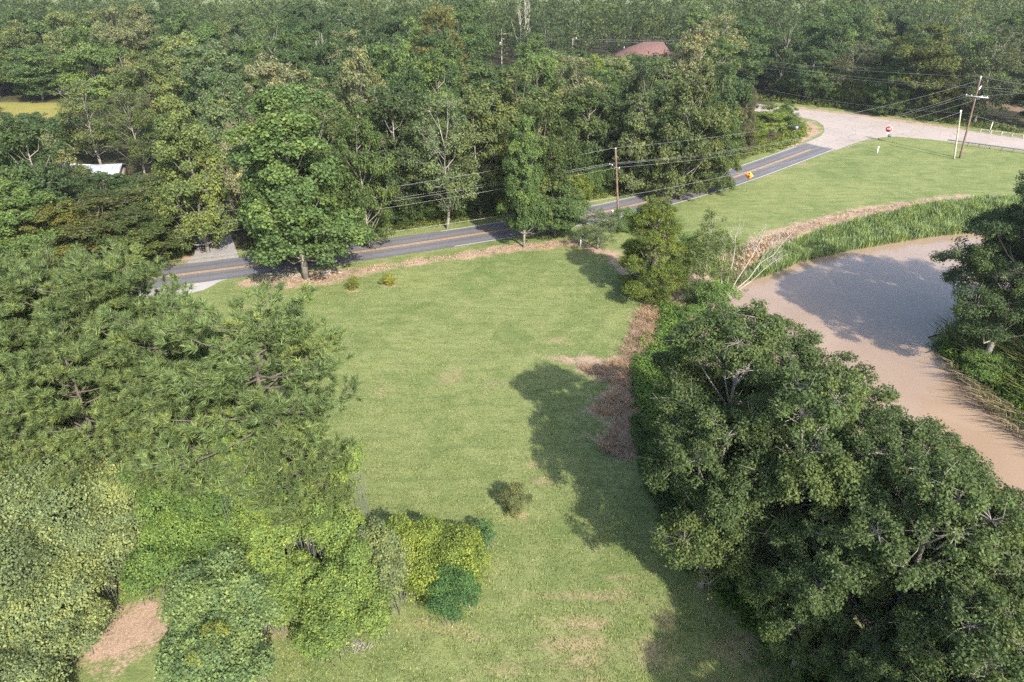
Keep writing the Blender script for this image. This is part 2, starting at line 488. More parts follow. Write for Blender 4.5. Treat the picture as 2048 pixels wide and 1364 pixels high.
def woods_poly():
    far = ribbon_poly(HALF + 2.6, HALF + 60)
    return far
WOODS_L = np.vstack([ (ROAD + RN * (HALF + 2.8))[:128], [[62, 150], [66, 165], [60, 420], [-420, 420], [-420, 80]] ])
WOODS_R = poly([(1350, 178), (1594, 206), (1700, 219), (1830, 236), (1900, 246), (1970, 250), (2048, 262), (2400, 300), (2700, 230), (2700, 60), (1350, 60)])
FIELD = poly([(-700, 246), (-200, 240), (78, 236), (180, 240), (300, 243), (300, 214), (150, 207), (78, 205), (-200, 205), (-700, 205)])
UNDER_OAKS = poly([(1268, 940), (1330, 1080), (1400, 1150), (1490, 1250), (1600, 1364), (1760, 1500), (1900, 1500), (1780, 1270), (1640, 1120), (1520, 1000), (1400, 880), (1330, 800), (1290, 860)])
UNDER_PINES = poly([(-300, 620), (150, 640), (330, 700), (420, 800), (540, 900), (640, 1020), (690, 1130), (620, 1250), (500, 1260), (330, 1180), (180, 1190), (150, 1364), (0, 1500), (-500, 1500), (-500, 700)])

def height(P):
    d = np.minimum(sdist(P, WATER), sdist(P, WATER2))
    t = np.clip(1 - d / 4.2, 0, 1)
    z = -1.55 * t * t * (3 - 2 * t)
    z = np.where(d < 0, -1.55 - .8 * np.clip(-d / 2.5, 0, 1), z)
    c = at(1222, 885)
    q = np.hypot((P[:, 0] - c[0]) / 1.8, (P[:, 1] - c[1]) / 2.2)
    z = z - .7 * np.clip(1 - q, 0, 1) ** .7
    return z

def gz(x, y):
    return float(height(np.array([[x, y]]))[0])

def grid_axis(lo, hi, f_lo, f_hi, fine, grow):
    a = list(np.arange(f_lo, f_hi, fine))
    s = fine; x = a[-1]; up = []
    while x < hi:
        s *= grow; x += s; up.append(x)
    s = fine; x = a[0]; dn = []
    while x > lo:
        s *= grow; x -= s; dn.append(x)
    return np.array(dn[::-1] + a + up)

gx = grid_axis(-1500, 1500, -40, 75, .38, 1.06)
gy = grid_axis(-60, 2400, 12, 118, .38, 1.035)
GX, GY = np.meshgrid(gx, gy)
GP = np.stack([GX.ravel(), GY.ravel()], 1)
nx, ny = len(gx), len(gy)
gzv = height(GP)
ii = np.arange(ny - 1)[:, None] * nx + np.arange(nx - 1)[None, :]
GF = np.stack([ii, ii + 1, ii + nx + 1, ii + nx], -1).reshape(-1, 4)
sm = lambda d, w: np.clip(.5 - d / (2 * w), 0, 1)
dirt = np.zeros(len(GP))
for q in DIRT:
    dirt = np.maximum(dirt, sm(sdist(GP, q), 1.5))
dr = sdist(GP, ROADPOLY)
dry = np.zeros(len(GP))
for x, y, a, b, s in DRYSPOTS:
    c = at(x, y)
    dry += s * np.exp(-(((GP[:, 0] - c[0]) / a) ** 2 + ((GP[:, 1] - c[1]) / b) ** 2))
dry += .25 * np.exp(-np.clip(dr, 0, 99) / 1.2)
dry += .38 * np.clip((31 - GP[:, 1]) / 8, 0, 1) * (GP[:, 0] > -3)
dry += .25 * sm(sdist(GP, UNDER_OAKS) - 3, 3)
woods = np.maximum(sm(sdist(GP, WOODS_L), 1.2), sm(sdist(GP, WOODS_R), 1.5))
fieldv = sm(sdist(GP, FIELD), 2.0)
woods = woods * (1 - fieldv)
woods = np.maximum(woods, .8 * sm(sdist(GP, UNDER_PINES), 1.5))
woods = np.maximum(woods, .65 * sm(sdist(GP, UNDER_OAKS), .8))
dwat = np.minimum(sdist(GP, WATER), sdist(GP, WATER2))
mud = np.clip(1.15 - dwat / 1.1, 0, 1)
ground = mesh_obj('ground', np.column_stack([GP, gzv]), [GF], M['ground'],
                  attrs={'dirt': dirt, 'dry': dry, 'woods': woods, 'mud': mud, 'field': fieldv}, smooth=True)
tag(ground, 'mown green lawn with bare earth, dead stalks and wooded floor around it', kind='structure')

def flat_poly(name, Q, z, mat, parent=None, attrs=None):
    tri = tessellate_polygon([[Vector((x, y, 0)) for x, y in Q]])
    T = np.array([t for t in tri])
    V = np.column_stack([Q, np.full(len(Q), z)])
    a = V[T[:, 0]]; b = V[T[:, 1]]; c = V[T[:, 2]]
    nz = (b[:, 0] - a[:, 0]) * (c[:, 1] - a[:, 1]) - (b[:, 1] - a[:, 1]) * (c[:, 0] - a[:, 0])
    T[nz < 0] = T[nz < 0][:, ::-1]
    return mesh_obj(name, V, [T], mat, parent)

def ribbon(name, offs, z, mat, i0=0, i1=None, parent=None, wob=0.0):
    rr = random.Random(7)
    c, n = ROAD[i0:i1], RN[i0:i1]
    m = len(c); k = len(offs)
    V = []; A = []
    for j, o in enumerate(offs):
        e = np.array([rr.uniform(-wob, wob) for _ in range(m)]) if j in (0, k - 1) else 0
        q = c + n * (np.full(m, o) + e)[:, None]
        V.append(np.column_stack([q, np.full(m, z)])); A.append(np.full(m, o))
    F = []
    for j in range(k - 1):
        a = np.arange(m - 1) + j * m
        F.append(np.stack([a, a + 1, a + m + 1, a + m], 1))
    F = np.vstack(F)[:, ::-1] if offs[0] > offs[-1] else np.vstack(F)
    return mesh_obj(name, np.vstack(V), [F], mat, parent, attrs={'across': np.concatenate(A)})

road = tag(ribbon('road', list(np.linspace(-HALF, HALF, 25)), .016, M['asphalt'], wob=.10), 'grey asphalt country road with a yellow centre line', kind='structure')
near_end = int(np.argmin(np.hypot(*(ROAD - np.array(at(900, 476))).T)))
end_line = int(np.argmin(np.hypot(*(ROAD - np.array(at(1625, 297))).T)))
for s_ in (-1, 1):
    tag(ribbon('center_line', [s_ * .16 - .06, s_ * .16 + .06], .022, M['yellow_paint'], 0, end_line, parent=road), kind='structure')
tag(ribbon('edge_line', [-HALF + .06, -HALF + .26], .022, M['white_paint_road'], near_end, end_line + 4, parent=road), kind='structure')
tag(ribbon('edge_line', [HALF - .26, HALF - .06], .022, M['white_paint_road'], near_end, end_line, parent=road), kind='structure')
tag(flat_poly('highway', HIGHWAY, .024, M['concrete']), 'pale worn highway surface crossing the end of the asphalt road', kind='structure')
tag(flat_poly('driveway', DRIVE, .010, M['gravel']), 'grey gravel driveway running into the woods', kind='structure')
tag(flat_poly('driveway_apron', APRON, .006, M['gravel']), 'pale paved turnout beside the road', kind='structure')

def big_sheet(name, Q, z, label):
    o = flat_poly(name, Q, z, M['water'])
    return tag(o, label, kind='structure')
def grow(Q, d):
    c = Q.mean(0)
    # push each vertex outwards along its bisector
    P = np.roll(Q, 1, 0); Nn = np.roll(Q, -1, 0)
    t = Nn - P; n = np.stack([t[:, 1], -t[:, 0]], 1); n /= np.linalg.norm(n, axis=1)[:, None]
    ar = .5 * np.sum(Q[:, 0] * np.roll(Q[:, 1], -1) - np.roll(Q[:, 0], -1) * Q[:, 1])
    return Q + n * (d if ar > 0 else -d)
big_sheet('water', grow(WATER, .8), WATER_Z, 'muddy brown bayou water curving behind the lawn')
big_sheet('water', grow(WATER2, 1.0), WATER_Z, 'brown bayou water beyond the highway bridge')

# ---------------------------------------------------------------- foliage builders
def leaf_cloud(rng, C, Rv, n_per, size, up=.5, out=None, clumpv=None, aspect=.55, shell=.45):
    """leaf faces in ellipsoid clumps. C (m,3), Rv (m,3), n_per (m,)"""
    idx = np.repeat(np.arange(len(C)), n_per)
    n = len(idx)
    d = rng.normal(size=(n, 3)); d /= np.linalg.norm(d, axis=1)[:, None]
    r = shell + (1 - shell) * rng.random(n) ** .6
    r *= 1 + .22 * rng.normal(size=n)
    P = C[idx] + d * Rv[idx] * r[:, None]
    Nn = d * .55 + np.array([0, 0, up]) + rng.normal(size=(n, 3)) * .55
    if out is not None:
        Nn += out[idx] * .35
    Nn /= np.linalg.norm(Nn, axis=1)[:, None]
    T = np.cross(Nn, rng.normal(size=(n, 3))); T /= np.linalg.norm(T, axis=1)[:, None]
    B = np.cross(Nn, T)
    s = size * (.65 + .7 * rng.random(n))[:, None]
    V = np.stack([P - T * s * .5, P - B * s * aspect * .5 + Nn * s * .08, P + T * s * .5, P + B * s * aspect * .5 + Nn * s * .08], 1).reshape(-1, 3)
    Fq = np.arange(n * 4).reshape(-1, 4)
    cv = (clumpv if clumpv is not None else rng.random(len(C)))[idx]
    return V, Fq, rng.random(n), cv

def profile(kind, t):
    """crown radius share at height share t (0 = crown base, 1 = top)"""
    if kind == 'round': return np.sqrt(np.clip(1 - (2 * t - .95) ** 2 / 1.1, 0, 1))
    if kind == 'spread': return np.sqrt(np.clip(1 - (1.7 * t - .75) ** 2, 0.02, 1))
    if kind == 'cone': return np.clip(1.08 - t, 0.05, 1) ** .75 * np.clip(t * 5 + .55, 0, 1)
    if kind == 'egg': return np.clip(1.06 - t ** 1.7, 0.03, 1) ** .7 * np.clip(t * 4 + .6, 0, 1)
    if kind == 'column': return np.clip(1.15 - t ** 3, 0, 1) * .9
    return np.ones_like(t)

def make_tree(seed, h, r, base, kind='round', lobes=16, clumps=9, leaves=90, size=.25, lobe_r=.36, bark='bark',
              trunk_r=.28, lean=(0, 0), gap=.0, twig_show=.0, up=.5, aspect=.6, shell=.45, clump_r=(.34, .22), zr=.72):
    """returns (crown object, trunk object) built round the origin"""
    rng = np.random.default_rng(seed)
    hc = h * (1 - base)
    ts = (np.arange(lobes) + .5) / lobes
    ts = np.clip(ts + rng.normal(size=lobes) * .06, .04, .97)
    ang = np.arange(lobes) * 2.399 + rng.normal(size=lobes) * .35
    pr = profile(kind, ts)
    wob = 1 + .22 * rng.normal(size=lobes)
    rad = r * pr * .62 * wob
    LC = np.stack([np.cos(ang) * rad, np.sin(ang) * rad, h * base + hc * ts * .93], 1)
    LC[:, 0] += lean[0] * (LC[:, 2] / h); LC[:, 1] += lean[1] * (LC[:, 2] / h)
    LR = r * lobe_r * (.7 + .5 * rng.random(lobes)) * (.55 + .45 * pr)
    Cc = []; Cr = []; Cv = []; parent = []
    for i in range(lobes):
        m = max(3, int(clumps * (LR[i] / (r * lobe_r)) ** 1.3))
        d = rng.normal(size=(m, 3)); d[:, 2] = np.abs(d[:, 2]) * .9 - .25
        d /= np.linalg.norm(d, axis=1)[:, None]
        c = LC[i] + d * LR[i] * np.array([1, 1, .8]) * (.65 + .45 * rng.random(m))[:, None]
        Cc.append(c); Cr.append(LR[i] * (clump_r[0] + clump_r[1] * rng.random(m)))
        lv = rng.random()
        Cv.append(np.clip(lv * .6 + .4 * rng.random(m), 0, 1)); parent += [i] * m
    C = np.vstack(Cc); cr = np.concatenate(Cr); cv = np.concatenate(Cv)
    C[:, 2] = np.maximum(C[:, 2], cr * .5 + .1)
    Rv = cr[:, None] * np.array([1, 1, zr])
    npr = np.maximum(6, (leaves * (cr / cr.mean()) ** 2 * (1 - gap * rng.random(len(C)))).astype(int))
    o = C - np.array([0, 0, h * (base + .45 * (1 - base))]); o /= np.linalg.norm(o, axis=1)[:, None]
    V, Fq, lf, cl = leaf_cloud(rng, C, Rv, npr, size, up, o, cv, aspect, shell)
    crown = mesh_obj('crown', V, [Fq], M['leaf'], attrs={'leaf': lf, 'clump': cl})
    s = Shape()
    nseg = 7
    zt = np.linspace(-.4, h * (.82 if kind != 'spread' else .6), nseg)
    wx = np.cumsum(rng.normal(size=nseg) * .10 * r / 5); wy = np.cumsum(rng.normal(size=nseg) * .10 * r / 5)
    wx -= wx[0]; wy -= wy[0]
    tp = np.stack([wx + lean[0] * zt / h, wy + lean[1] * zt / h, zt], 1)
    s.tube(tp, np.linspace(trunk_r * 1.15, trunk_r * .22, nseg), 7)
    def on_trunk(z):
        z = np.clip(z, zt[0], zt[-1])
        return np.array([np.interp(z, zt, tp[:, 0]), np.interp(z, zt, tp[:, 1]), z])
    for i in range(lobes):
        a = on_trunk(max(h * base * .7, LC[i][2] - np.hypot(*LC[i][:2]) * .8 - .05 * h))
        b = LC[i]
        mid = (a + b) / 2 + np.array([0, 0, -.06 * r]) + rng.normal(size=3) * .05 * r
        s.tube([a, mid, b], [trunk_r * .30, trunk_r * .19, trunk_r * .10], 5, cap=False)
    P = np.array(parent)
    for j in range(len(C)):
        b = C[j]; a = LC[P[j]]
        e = b + (b - a) * (.25 + twig_show * rng.random())
        s.tube([a, (a + b) / 2 + rng.normal(size=3) * .04 * r, e], [trunk_r * .09, trunk_r * .06, trunk_r * .022], 4, cap=False)
    trunk = s.build('trunk', M[bark], smooth=True)
    return crown, trunk

def needle_cloud(rng, C, D, n_per, length, width, tv):
    idx = np.repeat(np.arange(len(C)), n_per); n = len(idx)
    d = rng.normal(size=(n, 3)); d /= np.linalg.norm(d, axis=1)[:, None]
    d = d * .85 + D[idx] * .95; d /= np.linalg.norm(d, axis=1)[:, None]
    st = C[idx] + D[idx] * (rng.random(n)[:, None] - .6) * length * .8
    ln = length * (.7 + .5 * rng.random(n))[:, None]
    W = np.cross(d, rng.normal(size=(n, 3))); W /= np.linalg.norm(W, axis=1)[:, None]
    V = np.stack([st - W * width, st + W * width, st + d * ln + np.array([0, 0, -.04])], 1).reshape(-1, 3)
    return V, np.arange(n * 3).reshape(-1, 3), rng.random(n), tv[idx]

def make_pine(seed, h, r, base=.35, tufts=1500, needles=26, length=.42, width=.028):
    rng = np.random.default_rng(seed)
    s = Shape()
    zt = np.linspace(-.4, h * .97, 9)
    wx = np.cumsum(rng.normal(size=9) * .07); wy = np.cumsum(rng.normal(size=9) * .07); wx -= wx[0]; wy -= wy[0]
    tp = np.stack([wx, wy, zt], 1)
    s.tube(tp, np.linspace(.30, .04, 9), 7)
    C = []; D = []; TV = []
    nb = 46
    per = tufts // nb
    for b in range(nb):
        t = (b + .5) / nb
        z0 = h * (base + (1 - base) * t * .97)
        z0 = np.clip(z0 + rng.normal() * .15, 0, h * .97)
        a = b * 2.399 + rng.normal() * .3
        L_ = r * (1.06 - .62 * t ** 1.3) * min(1, .7 + 1.6 * t) * (.80 + .40 * rng.random())
        L_ = max(L_, .6)
        p0 = np.array([np.interp(z0, zt, wx), np.interp(z0, zt, wy), z0])
        rise = .15 + .55 * t
        u = np.array([math.cos(a), math.sin(a), 0])
        q = np.linspace(0, 1, 6)[:, None]
        br = p0 + u * L_ * q + np.array([0, 0, 1.0]) * (L_ * rise * q ** 1.6 - .05 * L_ * q)
        br += rng.normal(size=br.shape) * .05 * q
        s.tube(br, np.linspace(.075, .02, 6) * (.6 + .5 * (1 - t)), 4, cap=False)
        bv = rng.random()
        m = max(5, int(per * (L_ / r) * 1.25))
        side = np.array([-u[1], u[0], 0])
        for k in range(m):
            f = .28 + .72 * rng.random() ** .75
            o = np.array([np.interp(f, q[:, 0], br[:, i]) for i in range(3)])
            sp = (1.05 - .55 * f) * L_ * .36
            tip = o + side * rng.normal() * sp * .62 + u * rng.random() * .35 + np.array([0, 0, rng.normal() * .22 + .12])
            dd = (tip - o) * .6 + np.array([0, 0, .75]) + u * .35 + rng.normal(size=3) * .15
            dd /= np.linalg.norm(dd)
            C.append(tip); D.append(dd); TV.append(np.clip(bv * .5 + .5 * rng.random(), 0, 1))
            if k % 4 == 0:
                s.tube([o, (o + tip) / 2 + rng.normal(size=3) * .05, tip], [.022, .016, .01], 3, cap=False)
    for k in range(30):
        dd = np.array([rng.normal() * .4, rng.normal() * .4, 1.0]); dd /= np.linalg.norm(dd)
        C.append(tp[-1] + rng.normal(size=3) * np.array([.4, .4, .5])); D.append(dd); TV.append(rng.random())
    C = np.array(C); D = np.array(D); TV = np.array(TV)
    V, F3, lf, cl = needle_cloud(rng, C, D, np.full(len(C), needles), length, width, TV)
    crown = mesh_obj('crown', V, [F3], M['needle'], attrs={'leaf': lf, 'clump': cl})
    trunk = s.build('trunk', M['bark_pine'], smooth=True)
    return crown, trunk

def mound_leaves(rng, lobes, dens, size, rag=.18, layers=2, aspect=.7):
    """lobes: (x, y, z, rx, ry, rz); leaves on the bumpy outer skin and inside it"""
    Vs = []; n0 = 0; Fs = []; lf = []; cv = []
    lobes = np.array(lobes, float)
    lobe_v = rng.normal(size=len(lobes)) * .17
    for li, (x, y, z, rx, ry, rz) in enumerate(lobes):
        area = 4 * math.pi * ((rx * ry) ** 1.6 / 3 + 2 * (rx * rz) ** 1.6 / 3) ** (1 / 1.6) * .8
        for lay in range(layers):
            n = int(area * dens / (1 + lay * .8))
            d = rng.normal(size=(n, 3)); d /= np.linalg.norm(d, axis=1)[:, None]
            d[:, 2] = np.where(d[:, 2] < -.35, -d[:, 2], d[:, 2])
            # bumps: sum of a few random plane waves over the sphere
            b = np.zeros(n)
            for k in range(7):
                w = rng.normal(size=3) * (2.5 + k * 1.3)
                b += np.sin(d @ w + rng.random() * 6.28) / (1.5 + k * .5)
            rr = (1 + rag * b * .55) * (1 - .16 * lay) * (1 + .11 * rng.normal(size=n))
            P = np.array([x, y, z]) + d * np.array([rx, ry, rz]) * rr[:, None]
            keep = P[:, 2] > -.1
            for lj, (x2, y2, z2, a2, b2, c2) in enumerate(lobes):
                if lj == li: continue
                q = ((P[:, 0] - x2) / a2) ** 2 + ((P[:, 1] - y2) / b2) ** 2 + ((P[:, 2] - z2) / c2) ** 2
                keep &= q > .5
            P = P[keep]; d2 = d[keep]; m = len(P); bb = b[keep]
            Nn = d2 * .7 + np.array([0, 0, .45]) + rng.normal(size=(m, 3)) * .5
            Nn /= np.linalg.norm(Nn, axis=1)[:, None]
            T = np.cross(Nn, rng.normal(size=(m, 3))); T /= np.linalg.norm(T, axis=1)[:, None]
            B = np.cross(Nn, T)
            s = size * (.5 + 1.0 * rng.random(m) ** 1.5)[:, None]
            Vs.append(np.stack([P - T * s * .5, P - B * s * aspect * .5, P + T * s * .5, P + B * s * aspect * .5], 1).reshape(-1, 3))
            Fs.append(np.arange(m * 4).reshape(-1, 4) + n0); n0 += m * 4
            lf.append(rng.random(m)); cv.append(np.clip(.5 + .30 * bb + .12 * rng.normal(size=m) + lobe_v[li], 0, 1))
    return np.vstack(Vs), np.vstack(Fs), np.concatenate(lf), np.concatenate(cv)

def vine_mound(name, lobes_px, tint, label, cat, dens=150, size=.12, seed=1, rag=.30, group=None, stems=True, layers=2, sat=17):
    """lobes_px: (px x, px y of the lobe centre, height of the centre, radius, vertical radius)"""
    rng = np.random.default_rng(seed)
    W = []
    for x, y, z, r, rz in lobes_px:
        X, Y = at(x, y, z); W.append((X, Y, z, r, r, rz))
    cx = sum(w[0] for w in W) / len(W); cyy = sum(w[1] for w in W) / len(W)
    root = empty(name, (cx, cyy, 0))
    lob = []
    for w in W:
        lob.append((w[0] - cx, w[1] - cyy, w[2], w[3] * .74, w[4] * .74, w[5] * .74))
        for k in range(sat):
            a = rng.random() * 6.28; e = rng.uniform(-.35, 1.1); f = rng.uniform(.22, .52)
            lob.append((w[0] - cx + math.cos(a) * math.cos(e) * w[3] * .84, w[1] - cyy + math.sin(a) * math.cos(e) * w[3] * .84,
                        w[2] + math.sin(e) * w[5] * .86, w[3] * f, w[4] * f, w[5] * f * .9))
    V, Fq, lf, cl = mound_leaves(rng, lob, dens, size, rag, layers)
    f = mesh_obj('foliage', V, [Fq], M['leaf'], root, attrs={'leaf': lf, 'clump': cl})
    f.color = (*tint, 1)
    if stems:
        s = Shape()
        for w in lob:
            for k in range(5 if w[2] < 5 and w[3] > 1 else 1):
                a = rng.random() * 6.28
                top = np.array([w[0] + math.cos(a) * w[3] * .6, w[1] + math.sin(a) * w[3] * .6, w[2] + w[5] * .5 * rng.random()])
                bot = np.array([w[0] + rng.normal() * .3 * w[3], w[1] + rng.normal() * .3 * w[3], -.1])
                s.tube([bot, (bot + top) / 2 + rng.normal(size=3) * .2, top], [.025, .02, .01], 4, cap=False)
        s.build('stems', M['post'], root)
    tag(root, label, cat, group)
    return root

# ---------------------------------------------------------------- tree kinds (each built once, then copied)
PROTO = {}
USED = set()
def proto(key, name, fn):
    c, t = fn()
    PROTO[key] = (name, c, t)

def place(key, X, Y, h, r, tint, label, cat='tree', group=None, rz=None, name=None, z=None, lean=None):
    """stand one tree of a kind at X, Y with height h and crown radius r"""
    nm, c0, t0 = PROTO[key]
    h0, r0 = DIM[key]
    root = empty(name or nm, (X, Y, gz(X, Y) if z is None else z), RNG.uniform(0, 6.283) if rz is None else rz, (r / r0, r / r0, h / h0))
    if lean: root.rotation_euler = (lean[0], lean[1], root.rotation_euler[2])
    if key in USED:
        c, t = c0.copy(), t0.copy(); COL.objects.link(c); COL.objects.link(t)
    else:
        c, t = c0, t0; USED.add(key)
    c.parent = root; t.parent = root
    k = RNG.uniform(.9, 1.12)
    c.color = (tint[0] * k, tint[1] * k, tint[2] * k, 1)
    tag(root, label, cat, group)
    return root
RNG = random.Random(11)
DIM = {}
def kind(key, name, h, r, **kw):
    DIM[key] = (h, r)
    proto(key, name, lambda: make_tree(h=h, r=r, **kw))

kind('oak1', 'water_oak', 16, 5, seed=1, base=.28, kind='round', lobes=34, clumps=22, leaves=200, size=.15, lobe_r=.31, clump_r=(.26, .16), bark='bark_pale', trunk_r=.26, gap=.5, twig_show=.35)
kind('oak2', 'water_oak', 15, 5, seed=2, base=.25, kind='spread', lobes=34, clumps=22, leaves=200, size=.15, lobe_r=.30, clump_r=(.26, .16), bark='bark_pale', trunk_r=.26, gap=.55, twig_show=.4)
kind('oak3', 'water_oak', 14, 5, seed=23, base=.12, kind='round', lobes=28, clumps=22, leaves=200, size=.15, lobe_r=.33, clump_r=(.26, .16), bark='bark_pale', trunk_r=.24, gap=.5, twig_show=.25)
kind('gum1', 'sweetgum_tree', 20, 5, seed=3, base=.15, kind='egg', lobes=64, clumps=13, leaves=105, size=.25, lobe_r=.29, bark='bark_pale', trunk_r=.26, gap=.2, shell=.5, aspect=.8, up=.3, zr=.95)
kind('gum2', 'sweetgum_tree', 18, 5, seed=4, base=.08, kind='column', lobes=54, clumps=12, leaves=105, size=.26, lobe_r=.30, bark='bark_pale', trunk_r=.26, gap=.2, shell=.5, aspect=.8, up=.3, zr=.95)
kind('wood1', 'woodland_tree', 18, 6, seed=5, base=.18, kind='round', lobes=30, clumps=11, leaves=105, size=.38, lobe_r=.36, bark='bark_pale', trunk_r=.22, gap=.35, twig_show=.3)
kind('wood2', 'woodland_tree', 18, 6, seed=6, base=.14, kind='spread', lobes=32, clumps=11, leaves=105, size=.36, lobe_r=.33, trunk_r=.22, gap=.35, twig_show=.2)
kind('wood3', 'woodland_tree', 18, 6, seed=7, base=.08, kind='column', lobes=36, clumps=10, leaves=100, size=.36, lobe_r=.32, bark='bark_pale', trunk_r=.22, gap=.4, twig_show=.3)
kind('wood4', 'woodland_tree', 18, 6, seed=8, base=.10, kind='egg', lobes=32, clumps=11, leaves=100, size=.36, lobe_r=.36, trunk_r=.22, gap=.3)
kind('airy', 'airy_tree', 19, 6, seed=9, base=.18, kind='spread', lobes=28, clumps=10, leaves=80, size=.33, lobe_r=.34, bark='bark_pale', trunk_r=.24, gap=.7, twig_show=.6)
kind('shrub', 'roadside_shrub', 4, 3, seed=10, base=.02, kind='round', lobes=14, clumps=10, leaves=80, size=.22, lobe_r=.42, trunk_r=.05, gap=.3)
kind('cedar', 'cedar_tree', 12, 4, seed=12, base=.03, kind='egg', lobes=70, clumps=16, leaves=100, size=.17, lobe_r=.24, trunk_r=.2, gap=.2, up=.25, aspect=.4)
kind('willow', 'slender_tree', 10, 2.6, seed=13, base=.18, kind='column', lobes=22, clumps=8, leaves=70, size=.16, lobe_r=.42, bark='bark_pale', trunk_r=.13, gap=.5, twig_show=.6)
kind('bush', 'leafy_bush', 3, 2, seed=14, base=.02, kind='round', lobes=16, clumps=11, leaves=90, size=.12, lobe_r=.42, trunk_r=.05, gap=.3)
for key, sd, hh, rr in (('pine1', 15, 18, 4.8), ('pine2', 16, 17, 4.6), ('pine3', 17, 18, 4.7)):
    DIM[key] = (hh, rr)
    proto(key, 'pine_tree', lambda sd=sd, hh=hh, rr=rr: make_pine(sd, hh, rr, base=.50, tufts=1500, needles=44))
DIM['pinef'] = (22, 4.5)
proto('pinef', 'pine_tree', lambda: make_pine(18, 22, 4.5, base=.3, tufts=900, needles=18, length=.8, width=.07))

# tints (leaf reflectance)
OAK = (0.072, 0.104, 0.038); GUM = (0.100, 0.155, 0.052); DARK = (0.062, 0.098, 0.038); OLIVE = (0.102, 0.128, 0.046)
GREY = (0.098, 0.132, 0.060); BEIGE = (0.195, 0.200, 0.105); BRIGHT = (0.105, 0.172, 0.050); YEL = (0.145, 0.195, 0.045)
PINE = (0.118, 0.162, 0.060); CEDAR = (0.115, 0.152, 0.034); BROWNISH = (0.108, 0.108, 0.060)

# ---------------------------------------------------------------- right bank: oaks over the bayou
for X, Y, h, r, k, lab in [
    (12.8, 33.2, 17, 5.0, 'oak1', 'water oak whose crown reaches farthest over the lawn edge, above the dead-stalk heap'),
    (17.0, 37.5, 15, 4.4, 'oak2', 'water oak with a white limb showing, first in front of the muddy pool'),
    (20.5, 33.5, 15, 4.8, 'oak3', 'water oak whose round crown juts into the brown water'),
    (11.6, 28.8, 14, 4.2, 'oak3', 'lower water oak shading the lawn beside the hollow'),
    (15.4, 27.6, 16.5, 4.6, 'oak2', 'tall water oak in the middle of the bank thicket'),
    (20.5, 27.5, 14.5, 4.8, 'oak1', 'water oak with gaps of brown water seen through its crown'),
    (18.8, 22.5, 15, 4.4, 'oak1', 'broad water oak low on the bank above the undergrowth'),
    (23.0, 22.5, 14, 4.8, 'oak2', 'water oak whose crown runs out of the picture over the brown water'),
    (15.2, 23.2, 11.5, 3.3, 'oak3', 'small water oak leaning from the bank over the lawn corner'),
    (19.0, 17.2, 12, 3.9, 'oak2', 'water oak nearest the camera at the bottom corner'),
    (22.0, 17.0, 13, 4.6, 'oak3', 'outermost water oak at the bottom corner beside open brown water'),
    (16.6, 18.4, 8.5, 2.4, 'oak1', 'short water oak over bright green undergrowth at the bottom edge')]:
    place(k, X, Y, h, r, OAK, lab, group='water oaks along the bayou bank')

# dark tree at the right edge and the ones whose shade lies on the pool
for X, Y, h, r, k, lab in [
    (45.0, 55.5, 18.5, 5.7, 'oak2', 'dark broad oak at the right edge hanging over the shaded pool'),
    (51.0, 52.0, 21, 6.5, 'oak1', 'large oak on the point, out of the picture, that shades the pool'),
    (52.5, 62.0, 19, 6.0, 'oak3', 'oak on the point behind the dark broad one')]:
    place(k, X, Y, h, r, DARK, lab, group='dark oaks on the far point')
place('oak1', 17.5, 10.5, 13.0, 4.2, OAK, 'water oak below the bottom edge whose shadow falls on the lawn corner', group='water oaks along the bayou bank')
place('bush', 44.4, 53.6, 2.6, 2.2, BRIGHT, 'green bush hiding the foot of the dark broad oak', cat='bush')
for X, Y, h, r in [(58, 47, 21, 6.5), (60, 58, 20, 6.5)]:
    place('oak3', X, Y, h, r, DARK, 'oak on the point beyond the right edge of the picture', group='oaks on the point out of view')

# ---------------------------------------------------------------- left: pines
for X, Y, h, r, k, lab in [
    (-13.7, 30.4, 17.6, 5.5, 'pine1', 'pine standing out against the lawn, rightmost of the pines'),
    (-24.6, 37.8, 16.8, 4.5, 'pine2', 'pine with bright crown top reaching up to the paved turnout'),
    (-28.8, 38.8, 17.0, 4.8, 'pine3', 'pine with a bushy top beside the dark olive thicket'),
    (-20.3, 33.2, 16.0, 4.4, 'pine3', 'pine in the middle of the grove behind the rightmost one'),
    (-26.4, 36.0, 17.0, 4.8, 'pine1', 'pine in the middle of the left grove'),
    (-32.0, 36.0, 17.0, 4.8, 'pine2', 'pine at the left edge of the grove, half out of the picture'),
    (-19.2, 31.6, 13.5, 3.8, 'pine2', 'lower pine with a dark hollow beside the vine curtain'),
    (-24.4, 32.0, 15.0, 4.4, 'pine3', 'pine just above the pale vine heap'),
    (-30.2, 32.0, 15.5, 4.6, 'pine1', 'pine at the left edge above the pale vine heap'),
    (-12.4, 29.6, 11.5, 3.1, 'pine2', 'short pine half draped with yellow-green vines'),
    (-34.0, 41.0, 15.0, 4.6, 'pine1', 'pine behind the grove at the left edge')]:
    place(k, X, Y, h, r, PINE, lab, group='pines in the grove beside the lawn')

# ---------------------------------------------------------------- near side of the road and lawn
def place_px(key, x, ytop, h, r, tint, label, cat='tree', group=None, name=None, **kw):
    X, Y = at(x, ytop, h)
    return place(key, X, Y, h, r, tint, label, cat, group, name=name, **kw)
def place_base(key, x, yb, h, r, tint, label, cat='tree', group=None, name=None, **kw):
    X, Y = at(x, yb)
    return place(key, X, Y, h, r, tint, label, cat, group, name=name, **kw)

